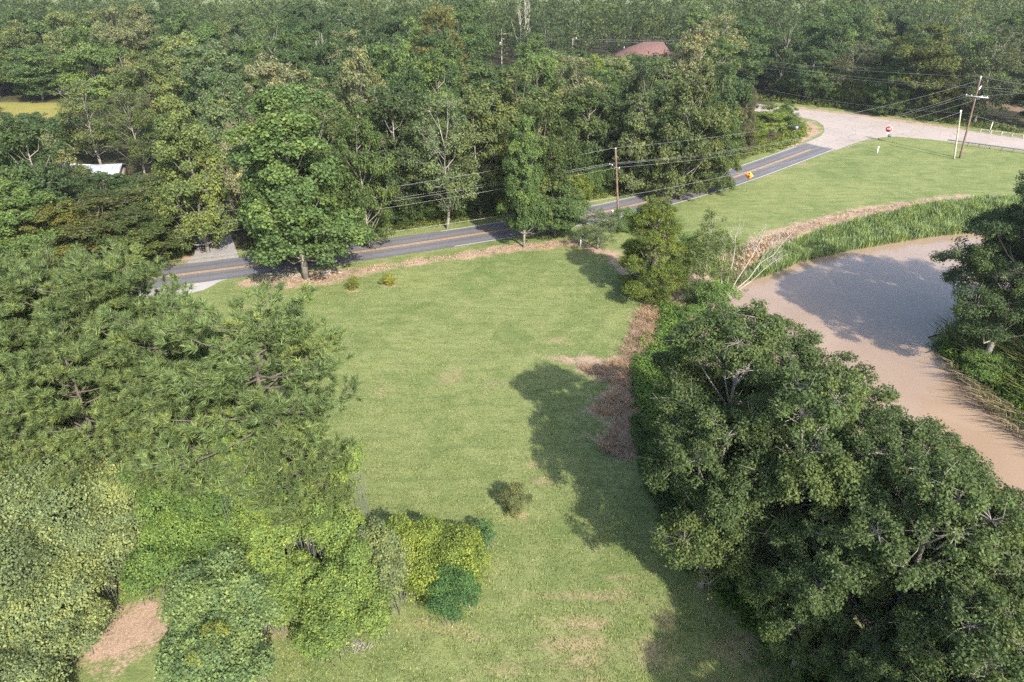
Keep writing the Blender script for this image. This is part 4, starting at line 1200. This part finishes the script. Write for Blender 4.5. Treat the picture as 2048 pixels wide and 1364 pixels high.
# ---------------------------------------------------------------- signs
def text_mesh(body, size, mat, parent, loc, rot):
    cu = bpy.data.curves.new('lettering', 'FONT'); cu.body = body; cu.size = size
    cu.align_x = 'CENTER'; cu.align_y = 'CENTER'; cu.offset = size * .02; cu.extrude = .002
    o = bpy.data.objects.new('lettering', cu); COL.objects.link(o)
    bpy.context.view_layer.update()
    me = bpy.data.meshes.new_from_object(o.evaluated_get(bpy.context.evaluated_depsgraph_get()))
    bpy.data.objects.remove(o)
    o = bpy.data.objects.new('lettering', me); me.materials.clear(); me.materials.append(mat)
    COL.objects.link(o); o.parent = parent; o.location = loc; o.rotation_euler = rot
    return o
def ngon(n, r, rot=0.0, cx=0, cz=0): return [(cx + r * math.cos(rot + i * 2 * math.pi / n), cz + r * math.sin(rot + i * 2 * math.pi / n)) for i in range(n)]

X, Y = at(1771, 284)
face = math.atan2(X, Y) * -1
sg = empty('stop_sign', (X, Y, 0), face)
zc = 34 - Y * slope(258)
s = Shape(); s.box((0, .05, zc / 2 - .1), (.07, .05, zc + .5)); s.build('post', M['steel'], sg)
s = Shape(); s.prism(ngon(8, .64, R(22.5), 0, zc), -.015, .01); s.build('border', M['white'], sg)
s = Shape(); s.prism(ngon(8, .60, R(22.5), 0, zc), -.025, -.016); s.build('sign_face', M['red'], sg)
text_mesh('STOP', .31, M['white'], sg, (0, -.031, zc), (R(90), 0, 0))
s = Shape(); s.box((-.16, 0, zc - .95), (.2, .02, .26)); s.build('small_plate', M['white'], sg)
s = Shape(); s.box((.18, 0, zc - .90), (.18, .02, .24)); s.build('small_plate', M['white'], sg)
s = Shape(); s.box((.42, .25, zc - 1.25), (.7, .03, .62), rz=R(30)); s.build('side_panel', M['dark_panel'], sg)  # dark upright panel, turned, low to the right behind the post
tag(sg, 'red octagonal STOP sign on a post at the junction', 'stop sign')

X, Y = at(1492, 385)
sg = empty('warning_sign', (X, Y, 0), math.atan2(X, Y) * -1)
zc = 34 - Y * slope(351)
s = Shape(); s.box((0, .04, zc / 2 - .1), (.06, .05, zc + .5)); s.build('post', M['post'], sg)
s = Shape(); s.prism(ngon(4, .66, 0, .02, zc), -.015, .01); s.build('sign_face', M['yellow'], sg)
s = Shape(); s.prism(ngon(8, .24, R(22.5), .02, zc - .08), -.025, -.017); s.build('octagon_symbol', M['red'], sg)
s = Shape(); s.prism([(-.10, zc + .26), (-.22, zc + .26), (.02, zc + .52), (.26, zc + .26), (.14, zc + .26), (.14, zc + .18), (-.10, zc + .18)], -.025, -.017); s.build('arrow_symbol', M['black'], sg)
tag(sg, 'yellow diamond stop-ahead sign with a red octagon beside the road', 'warning sign')

X, Y = at(1586, 286)
sg = empty('sign_back', (X, Y, 0), R(-25))
zc = 34 - Y * slope(256)
s = Shape(); s.box((0, .03, zc / 2 - .1), (.06, .05, zc)); s.build('post', M['post'], sg)
s = Shape(); s.box((0, 0, zc), (.75, .03, .75)); s.build('panel', M['dark_panel'], sg)
s = Shape(); s.box((0, -.02, zc + .12), (.8, .03, .05)); s.build('brace', M['steel'], sg)
tag(sg, 'dark back of a square sign in the weeds at the inside of the junction', 'sign')

def marker(x, y0, y1, label, r=.06, mat='white'):
    X, Y = at(x, y0); z = max(.8, 34 - Y * slope(y1))
    root = empty('marker_post', (X, Y, 0))
    s = Shape(); s.tube([(0, 0, -.2), (0, 0, z * .94)], [r, r], 8); s.build('post', M[mat], root, smooth=True)
    s = Shape(); s.tube([(0, 0, z * .94), (0, 0, z)], [r * 1.25, r * .8], 8); s.build('cap', M['steel'], root)
    return tag(root, label, 'marker post')
marker(1754, 306, 292, 'slim white marker post on the grass below the STOP sign', .09)
marker(1161, 492, 473, 'grey-white post at the lawn corner beside the pale shrub', .07)
marker(1979, 264, 244, 'thin white post at the end of the far guardrail', .07)

# guardrails
def guardrail(name, A, B, label, mat_rail, mat_post, spacing, back=1, n=None):
    A = np.array(A); B = np.array(B); d = B - A; Ln = np.hypot(*d); u = d / Ln; ang = math.atan2(u[1], u[0])
    root = empty(name, (A[0], A[1], 0), ang)
    prof = [(0, .48), (.07, .54), (.0, .60), (.07, .66), (0, .74)]
    for (w0, w1) in ((0, 1),):
        s = Shape(); V = []; F = []
        for k, x in enumerate((0, Ln)):
            for (p, z) in prof: V.append((x, p, z + .12))
        for (p, z) in prof[::-1]: pass
        m = len(prof)
        for i in range(m - 1): F.append((i, i + 1, m + i + 1, m + i))
        # thickness: a second skin 2 cm behind
        V2 = [(x, y - .02, z) for x, y, z in V]; off = len(V)
        F += [(a + off, d_ + off, c_ + off, b_ + off) for a, b_, c_, d_ in F[:m - 1]]
        F += [(0, m, m + off, off), (m - 1, m - 1 + off, 2 * m - 1 + off, 2 * m - 1)]
        s.add(V + V2, F); s.build('rail', mat_rail, root)
    k = int(Ln / spacing) + 1
    for i in range(k):
        s = Shape(); s.box((i * spacing + .2, -.14, .32), (.14, .18, 1.05)); s.build('post', mat_post, root)
        s = Shape(); s.box((i * spacing + .2, -.04, .74), (.12, .06, .26)); s.build('spacer_block', mat_post, root)
    return tag(root, label, 'guardrail')
guardrail('guardrail', at(2150, 322), at(1893, 287), 'dark weathered guardrail on posts beside the grass at the junction', M['rail'], M['rail'], 1.9)
guardrail('guardrail', at(1958, 265.5), at(2180, 296), 'pale guardrail on the far side of the highway', M['pole_grey'], M['pole_grey'], 1.9)

# ---------------------------------------------------------------- house in the far woods
def house():
    Y = 247.0; X, _ = at_dist(1286, 100, Y)
    root = empty('house', (X, Y, 0), R(-8))
    w, d, hw, hr = 19.0, 13.0, 2.9, 6.6
    s = Shape()
    for c, sz in (((0, -d / 2, hw / 2), (w - 1.2, .2, hw)), ((0, d / 2 - .6, hw / 2), (w - 1.2, .2, hw)), ((-w / 2 + .6, -.3, hw / 2), (.2, d - .8, hw)), ((w / 2 - .6, -.3, hw / 2), (.2, d - .8, hw))):
        s.box(c, sz)
    s.build('wall', M['tan'], root)
    s = Shape()
    x0, x1, y0, y1 = -w / 2, w / 2, -d / 2 - .6, d / 2; rx0, rx1 = .5, 6.5; ry = 0
    V = [(x0, y0, hw), (x1, y0, hw), (x1, y1, hw), (x0, y1, hw), (rx0, ry, hr), (rx1, ry, hr), (x0, y0, hw - .2), (x1, y0, hw - .2), (x1, y1, hw - .2), (x0, y1, hw - .2)]
    s.add(V, [(0, 1, 5, 4), (2, 3, 4, 5), (6, 9, 8, 7), (0, 6, 7, 1), (1, 7, 8, 2), (2, 8, 9, 3), (3, 9, 6, 0)], [(1, 2, 5), (3, 0, 4)])
    rf = s.build('roof', M['roof'], root)
    s = Shape(); s.tube([(rx0, ry, hr + .03), (rx1, ry, hr + .03)], [.1, .1], 6); s.build('ridge_cap', M['roof'], rf)
    s = Shape(); s.tube([(-6.3, 1.5, 3.5), (-6.3, 1.5, 5.0)], [.08, .08], 6); s.build('vent_pipe', M['steel'], rf)
    for k in (-5.5, -1.5, 3.0):
        s = Shape(); s.box((k, -d / 2 - .12, 1.5), (1.5, .06, 1.2)); f = s.build('window', M['white'], root)
        s = Shape(); s.box((k, -d / 2 - .16, 1.5), (1.3, .04, 1.0)); s.build('pane', M['dark_glass'], f)
    s = Shape(); s.box((.8, -d / 2 - .12, 1.05), (1.0, .06, 2.1)); s.build('door', M['white'], root)
    tag(root, 'house with a brown hipped shingle roof half hidden in the far woods', 'house')
    # porch roof, tan, at its left
    return root
house()
X, _ = at_dist(1226, 103, 240.0)
pr = empty('shed', (X, 240.0, 0), R(-8))
s = Shape(); s.box((0, 0, 1.2), (4.2, 3.2, 2.4)); s.build('wall', M['tan'], pr)
s = Shape(); s.box((0, 0, 2.55), (4.8, 3.8, .25), ry=R(5)); s.build('roof', M['tan'], pr)
s = Shape(); s.box((0, -1.63, .95), (.9, .06, 1.9)); s.build('door', M['white'], pr)
tag(pr, 'small tan shed at the left of the brown roofed house', 'shed')

# white things behind the trees on the left
def trailer(x, y, z, w, l, h, rz, label, name, mat, cat):
    Y = {0: 0}.get(0); X, Y = at(x, y, z)
    root = empty(name, (X, Y, 0), rz)
    s = Shape()
    hw, n = w / 2, 9
    out = [(-hw, .55), (-hw, h - .5)] + [(-hw * math.cos(math.pi * k / n), h - .5 + .5 * math.sin(math.pi * k / n)) for k in range(1, n)] + [(hw, h - .5), (hw, .55)]
    s.prism(out, -l / 2, l / 2); s.build('body', mat, root)
    for sx in (-1, 1):
        for yy in (-.5, .5):
            s = Shape(); s.tube([(sx * (hw - .05) - .1, yy, .38), (sx * (hw - .05) + .1, yy, .38)], [.36, .36], 12); s.build('wheel', M['black'], root)
        s = Shape(); s.box((sx * (hw + .01), -l * .25, h * .55), (.04, 1.1, .6)); s.build('window', M['dark_glass'], root)
    s = Shape(); s.box((0, -l / 2 - .6, .5), (.15, 1.2, .12)); s.build('drawbar', M['post'], root)
    return tag(root, label, cat)
trailer(133, 330, 3.0, 2.8, 8.5, 3.2, R(70), 'white camping trailer half hidden by branches, leftmost of the pale shapes', 'camping_trailer', M['white'], 'trailer')
trailer(172, 332, 2.6, 2.2, 3.6, 2.8, R(80), 'small white box trailer between the camping trailer and the pale shed', 'box_trailer', M['white'], 'trailer')
X, Y = at(207, 336, 2.8)
sh = empty('metal_shed', (X, Y, 0), R(10))
s = Shape()
for c, sz in (((0, -2.4, 1.2), (5.2, .1, 2.4)), ((0, 2.4, 1.2), (5.2, .1, 2.4)), ((-2.6, 0, 1.2), (.1, 4.7, 2.4)), ((2.6, 0, 1.2), (.1, 4.7, 2.4))): s.box(c, sz)
s.build('wall', M['rust'], sh)
s = Shape(); V = [(-3, -2.8, 2.4), (3, -2.8, 2.4), (3, 0, 3.4), (-3, 0, 3.4), (-3, 2.8, 2.4), (3, 2.8, 2.4)]
V2 = [(a, b, c - .08) for a, b, c in V]
s.add(V + V2, [(0, 1, 2, 3), (3, 2, 5, 4), (7, 6, 9, 8), (8, 9, 10, 11), (0, 6, 7, 1), (4, 5, 11, 10)]); 
rf = s.build('roof', M['pale_roof'], sh)
for k in range(11):
    s = Shape(); s.tube([(-2.9 + k * .58, -2.8, 2.43), (-2.9 + k * .58, 0, 3.43), (-2.9 + k * .58, 2.8, 2.43)], .03, 4, cap=False); s.build('seam', M['pale_roof'], rf)
s = Shape(); s.box((0, -2.47, 1.0), (1.6, .05, 2.0)); s.build('door', M['dead_wood'], sh)
tag(sh, 'pale metal-roofed shed showing through the trees left of the driveway', 'shed')

# ---------------------------------------------------------------- woodland: trees one can tell apart
PLACED = []
def wt(x, ytop, h, r, k, tint, label, group=None):
    X, Y = at(x, ytop, h)
    PLACED.append((X, Y, r))
    return place(k, X, Y, h, r, tint, label, group=group)
wt(338, 178, 20, 4.4, 'gum2', (0.110, 0.142, 0.048), 'tall pale green tree at the left side of the driveway mouth')
wt(180, 392, 8.5, 6.5, 'wood2', (0.085, 0.095, 0.032), 'round dark olive thicket tree behind the pines')
wt(262, 412, 8.0, 4.5, 'wood2', (0.070, 0.095, 0.030), 'dark rounded tree right of the olive thicket')
wt(80, 400, 9.0, 4.5, 'wood1', (0.12, 0.125, 0.032), 'yellowish olive tree left of the olive thicket')
wt(128, 324, 9.0, 3.4, 'airy', OLIVE, 'small airy tree whose twigs cross the white roofs')
wt(10, 350, 12.0, 5.0, 'gum2', (0.10, 0.15, 0.045), 'fresh green tree at the left edge above the pines')
wt(150, 158, 14.8, 6.0, 'airy', OLIVE, 'airy olive tree with white branches over the pale shed')
wt(240, 170, 14.8, 4.5, 'airy', (0.07, .095, .032), 'tree with a forked white trunk before the yellow field')
wt(42, 255, 13.5, 4.0, 'airy', OLIVE, 'low airy tree left of the camping trailer')
wt(530, 108, 19, 5.2, 'wood1', BEIGE, 'beige-green tree rising just left of the tall sweetgum')
wt(272, 92, 19, 5.5, 'wood2', OLIVE, 'olive domed tree behind the forked white trunk')
wt(388, 110, 15, 4.0, 'gum2', BRIGHT, 'bright fresh green tree in the dark woods above the driveway')
wt(438, 165, 18, 4.6, 'wood1', GREY, 'grey-green tree between the driveway tree and the beige one')
wt(455, 235, 15, 3.4, 'wood3', BEIGE, 'thin brownish tree just left of the wide sweetgum')
wt(705, 190, 19, 4.2, 'wood3', (0.075, .11, .035), 'green tree pressed against the right side of the tall sweetgum')
wt(785, 172, 18.5, 5.5, 'wood1', (0.062, .088, .035), 'dark grey-green tree right of the tall sweetgum')
wt(880, 178, 18.5, 5.0, 'airy', GREY, 'tree with pale crooked twigs in the middle of the roadside row')
wt(955, 172, 18, 5.0, 'wood1', OLIVE, 'olive tree behind the narrow sweetgum, left side')
wt(1080, 200, 17.5, 4.6, 'wood2', (0.065, .09, .03), 'dark tree behind the narrow sweetgum, right side')
wt(1176, 168, 15.5, 5.0, 'wood1', OAK, 'dark round tree directly left of the middle utility pole')
wt(1285, 178, 15.8, 4.6, 'wood3', (0.115, .142, .058), 'pale-leaved tree rising behind the middle utility pole')
wt(1195, 102, 17, 3.6, 'gum2', YEL, 'yellow-green tree standing out above the roadside row')
wt(1300, 118, 19, 5.6, 'wood2', (0.062, .088, .038), 'dark grey-green tree in front of the brown roof')
wt(1405, 42, 22, 5.0, 'wood1', BEIGE, 'beige-topped tree right of the brown roof')
wt(1398, 108, 21, 5.4, 'wood3', (0.11, .135, .052), 'tall pale tree above the cedar')
wt(1352, 215, 13.6, 4.4, 'wood1', (0.075, .108, .042), 'mid-green tree on the road bend right of the pale-leaved one')
wt(1440, 195, 14.5, 4.2, 'gum2', (0.09, .125, .042), 'light green tree over the road bend')
wt(1500, 158, 13.5, 3.2, 'cedar', BROWNISH, 'brownish conifer at the right end of the roadside row')
wt(1460, 120, 18, 5.0, 'wood2', DARK, 'dark tree behind the brownish conifer')
wt(1548, 208, 6.5, 3.6, 'wood2', YEL, 'yellow-green thicket tree beside the junction corner')
wt(1505, 235, 6.0, 3.4, 'wood2', (0.12, .165, .03), 'bright thicket tree in the road corner, left of the yellow-green one')
wt(1578, 202, 6.0, 3.0, 'wood4', (0.075, .12, .035), 'dark green bush-like tree at the very corner of the junction')
wt(1068, 78, 12.5, 4.4, 'gum2', BRIGHT, 'bright round tree right of the far crossarm pole')
wt(872, 22, 22, 6.0, 'pinef', (0.125, 0.130, 0.045), 'olive pine with layered boughs at the top, left of the crossarm pole')
wt(1000, 132, 9.5, 5.0, 'wood2', (0.13, .115, .06), 'brownish bushy tree below the far crossarm pole')
wt(1865, 42, 20, 8.5, 'wood2', (0.088, .105, .032), 'broad olive domed tree beyond the highway')
wt(1722, 80, 14.8, 6.0, 'airy', (0.085, .095, .05), 'thin greyish tree with a bare white bough beyond the highway')
wt(1640, 92, 13.2, 5.5, 'wood1', DARK, 'dark tree beyond the highway, left of the greyish one')
wt(1800, 118, 12.2, 4.4, 'gum2', (0.075, .12, .038), 'fresh green tree close behind the STOP sign across the highway')
wt(1905, 118, 12.8, 4.0, 'wood2', (0.11, .125, .04), 'yellowish tree just left of the tall utility pole top')
wt(2015, 40, 21, 7.0, 'airy', (0.06, .075, .038), 'dark thin tree at the right edge above the far water')

# ---------------------------------------------------------------- woodland: the rest, tree by tree
PROTECT = [  # px x0, x1, lowest row that must stay visible, distance of what stands there
    (1212, 1345, 111, 240), (-40, 78, 225, 178), (236, 258, 232, 178), (100, 158, 334, 122), (165, 190, 336, 122), (196, 228, 344, 120),
    (988, 1018, 128, 236), (1136, 1156, 98, 230), (375, 475, 525, 130), (1220, 1246, 408, 91.5), (1960, 2060, 236, 172), (1500, 1960, 262, 168)]
LANDMARK = [('w_left', 'left of the driveway'), ]
def region(x, Y, X):
    if X > 66 and sdist1(X, Y, WOODS_R) < 0:
        return ('right of the tall utility pole' if x > 1950 else 'across the highway above the STOP sign' if x > 1720 else 'across the highway above the junction corner') + (' near its edge' if Y < 185 else ' farther back')
    if Y < 118:
        for lim, t in ((200, 'behind the pines at the left edge'), (420, 'in the woods left of the driveway'), (720, 'in the woods behind the tall sweetgum'), (960, 'between the tall and the narrow sweetgum'), (1180, 'behind the narrow sweetgum'), (1350, 'behind the middle utility pole')):
            if x < lim: return t
        return 'along the road bend before the junction'
    d = 'in the middle woods' if Y < 160 else 'in the back woods'
    for lim, t in ((260, 'beside the yellow field'), (560, 'above the driveway'), (820, 'above the tall sweetgum'), (1010, 'left of the far crossarm pole'), (1200, 'between far pole and brown roof'), (1360, 'around the brown roof')):
        if x < lim: return d + ' ' + t
    return d + ' right of the brown roof'
TINTS = [('dark green', DARK), ('mid-green', (0.080, 0.125, 0.044)), ('olive', OLIVE), ('grey-green', (0.088, 0.124, 0.058)), ('dark green', (0.060, 0.096, 0.038)), ('mid-green', (0.084, 0.130, 0.044)), ('light green', (0.110, 0.162, 0.052)), ('yellowish', (0.135, 0.165, 0.062)), ('pale beige-green', (0.160, 0.175, 0.085)), ('dark green', DARK), ('mid-green', (0.070, 0.112, 0.042))]
KINDS = ['wood1', 'wood2', 'wood3', 'wood4', 'wood1', 'wood2', 'airy', 'gum2']
cand = []
rr = random.Random(5)
pts = list(PLACED)
def ok_ground(X, Y):
    if sdist1(X, Y, FIELD) < 2.0 or sdist1(X, Y, DRIVE) < 2.5: return False
    if sdist1(X, Y, HIGHWAY) < 4.0 or min(sdist1(X, Y, WATER2), sdist1(X, Y, WATER)) < 2.0: return False
    return sdist1(X, Y, WOODS_L) < -1.8 or sdist1(X, Y, WOODS_R) < -3.0
FAR = []
n_auto = 0
def in_protected(px_, r_px, Y):
    lim = -1e9
    for x0, x1, yl, Yo in PROTECT:
        if Y < Yo and px_ + r_px > x0 and px_ - r_px < x1: lim = max(lim, yl)
    return lim
for tries in range(9000):
    Y = math.sqrt(rr.uniform(80 ** 2, 222 ** 2))
    X = rr.uniform(-.86, .84) * (Y + 4)
    h = rr.uniform(13.0, 22.5); r = rr.uniform(4.8, 7.2) * (1 + .15 * (Y > 140))
    px_, _ = to_px(X, Y, h)
    if px_ < -170 or px_ > 2230: continue
    if not ok_ground(X, Y): continue
    if any((X - a) ** 2 + (Y - b) ** 2 < ((r + c) * (.66 if Y < 140 else .76)) ** 2 for a, b, c in pts): continue
    Zd = Y * CP + (CAM_H - h) * SP
    lim = in_protected(px_, F * r * .9 / Zd, Y)
    if lim > -1e8:
        hm = CAM_H - Y * slope(lim)
        if hm < 3.0: continue
        if hm < h:
            h = hm; r = min(r, max(2.2, h * .5))
    pts.append((X, Y, r)); cand.append((X, Y, h, r, px_))
for X, Y, h, r, px_ in cand:
    tn, tint = rr.choice(TINTS)
    k = rr.choice(KINDS)
    reg = region(px_, Y, X)
    size_w = 'low' if h < 9 else 'tall'
    lab = f'{tn} tree {reg}'
    place(k, X, Y, h, r, tint, lab, group=lab.replace(' tree', ' trees', 1))
    n_auto += 1
print('auto trees', n_auto)

# low growth at the woodland edge, each shrub its own
SHR = [('green', (0.080, 0.125, 0.034)), ('dark', (0.055, 0.085, 0.028)), ('yellowish', (0.120, 0.155, 0.034))]
sh_n = 0
for i in range(ridx(-150, 612), ridx(1540, 330), 2):
    o = HALF + rr.uniform(3.2, 5.2)
    q = ROAD[i] + RN[i] * o
    if sdist1(q[0], q[1], DRIVE) < 2.2: continue
    tn, tint = rr.choice(SHR); px_, _ = to_px(q[0], q[1])
    if px_ < -60: continue
    side = 'left of the driveway' if px_ < 420 else ('from driveway to narrow sweetgum' if px_ < 1050 else 'from narrow sweetgum to junction')
    lab = f'low {tn} shrub {side}'
    place('shrub', q[0], q[1], rr.uniform(2.5, 4.6), rr.uniform(1.9, 3.0), tint, lab, cat='shrub', group=lab.replace(' shrub', ' shrubs', 1)); sh_n += 1
for i in range(ridx(-150, 612), ridx(1570, 318), 3):
    q = ROAD[i] + RN[i] * (HALF + rr.uniform(7.0, 9.5))
    if sdist1(q[0], q[1], DRIVE) < 3.2: continue
    tn, tint = rr.choice(SHR); px_, _ = to_px(q[0], q[1])
    if px_ < -60: continue
    side = 'left of the driveway' if px_ < 420 else ('from driveway to narrow sweetgum' if px_ < 1050 else 'from narrow sweetgum to junction')
    lab = f'taller {tn} shrub {side}'
    place('shrub', q[0], q[1], rr.uniform(5.0, 8.0), rr.uniform(2.8, 4.0), tint, lab, cat='shrub', group=lab.replace(' shrub', ' shrubs', 1)); sh_n += 1
for k in range(40):
    x = 1590 + k * 11.5 + rr.uniform(-4, 4); y = 206 + (x - 1594) * .132 - 4 + rr.uniform(-4, 1)
    if x > 1955: break
    X, Y = at(x, y); tn, tint = rr.choice(SHR)
    lab = f'{tn} shrub along the far side of the highway'
    place('shrub', X, Y + 3, rr.uniform(4.5, 8.5), rr.uniform(3.2, 4.8), tint, lab, cat='shrub', group=lab.replace(' shrub', ' shrubs', 1)); sh_n += 1
print('shrubs', sh_n)

# ---------------------------------------------------------------- far woods that read as one mass
def far_forest():
    rng = np.random.default_rng(99)
    Cs = []; Rs = []
    n = 0
    pr_ = random.Random(3); P = []
    for t in range(6000):
        Y = math.sqrt(pr_.uniform(224 ** 2, 330 ** 2)); X = pr_.uniform(-.9, .9) * Y
        if any((X - a) ** 2 + (Y - b) ** 2 < 8.5 ** 2 for a, b in P): continue
        if math.hypot(X - 47, Y - 247) < 14 or math.hypot(X - 35, Y - 240) < 7: continue
        if abs(X - fX) < 3 and Y < 242: continue
        h = pr_.uniform(15, 23); px_, _ = to_px(X, Y, h)
        lim = in_protected(px_, 22, Y)
        if lim > -1e8:
            hm = CAM_H - Y * slope(lim)
            if hm < 3: continue
            h = min(h, hm)
        P.append((X, Y)); r = 5.6
        m = 40
        d = rng.normal(size=(m, 3)); d[:, 2] = np.abs(d[:, 2]) * 1.1 - .8; d /= np.linalg.norm(d, axis=1)[:, None]
        Cs.append(np.array([X, Y, h * .55]) + d * np.array([r * .8, r * .8, h * .42])); Rs.append(1.3 + .9 * rng.random(m))
    C = np.vstack(Cs); cr = np.concatenate(Rs)
    cv = np.repeat(rng.random(len(Cs)), 40) * .7 + .3 * rng.random(len(C))
    V, Fq, lf, cl = leaf_cloud(rng, C, cr[:, None] * np.array([1, 1, .75]), np.full(len(C), 24), .8, .5, None, cv)
    o = mesh_obj('far_woods', V, [Fq], M['leaf'], attrs={'leaf': lf, 'clump': cl}); o.color = (0.066, 0.090, 0.036, 1)
    print('far trees', len(Cs), 'faces', len(Fq))
    tag(o, 'far woods closing the view at the top edge', 'woods', kind='stuff')
far_forest()
for key, (nm, c, t) in PROTO.items():
    if key not in USED:
        bpy.data.objects.remove(c); bpy.data.objects.remove(t)
hz = Shape(); hz.box((0, 430, 16.2), (2400, 1000, 39.6))
m = bpy.data.materials.new('thin_haze'); m.use_nodes = True; nt = m.node_tree
for n_ in list(nt.nodes):
    if n_.type != 'OUTPUT_MATERIAL': nt.nodes.remove(n_)
pv = nt.nodes.new('ShaderNodeVolumePrincipled'); pv.inputs['Color'].default_value = (.86, .92, 1, 1)
pv.inputs['Density'].default_value = HAZE; pv.inputs['Anisotropy'].default_value = .3
nt.links.new(pv.outputs[0], nt.nodes['Material Output'].inputs['Volume'])
if HAZE > 0: tag(hz.build('haze', m), 'thin summer haze over the whole place', kind='stuff')
print('tris', sum(len(m.polygons) for m in bpy.data.meshes))

# tell alike neighbours apart by their order from the left
ORD = ['first', 'second', 'third', 'fourth', 'fifth', 'sixth', 'seventh', 'eighth', 'ninth', 'tenth', 'eleventh', 'twelfth', 'thirteenth', 'fourteenth', 'fifteenth', 'sixteenth', 'seventeenth', 'eighteenth', 'nineteenth', 'twentieth']
by = {}
for o in COL.objects:
    if o.parent is None and 'label' in o and 'group' in o: by.setdefault(o['label'], []).append(o)
for lab, os_ in by.items():
    if len(os_) < 2: continue
    os_.sort(key=lambda o: to_px(o.location.x, o.location.y, 5)[0])
    for k, o in enumerate(os_):
        if k < len(ORD): o['label'] = f'{ORD[k]} from left, {lab}'
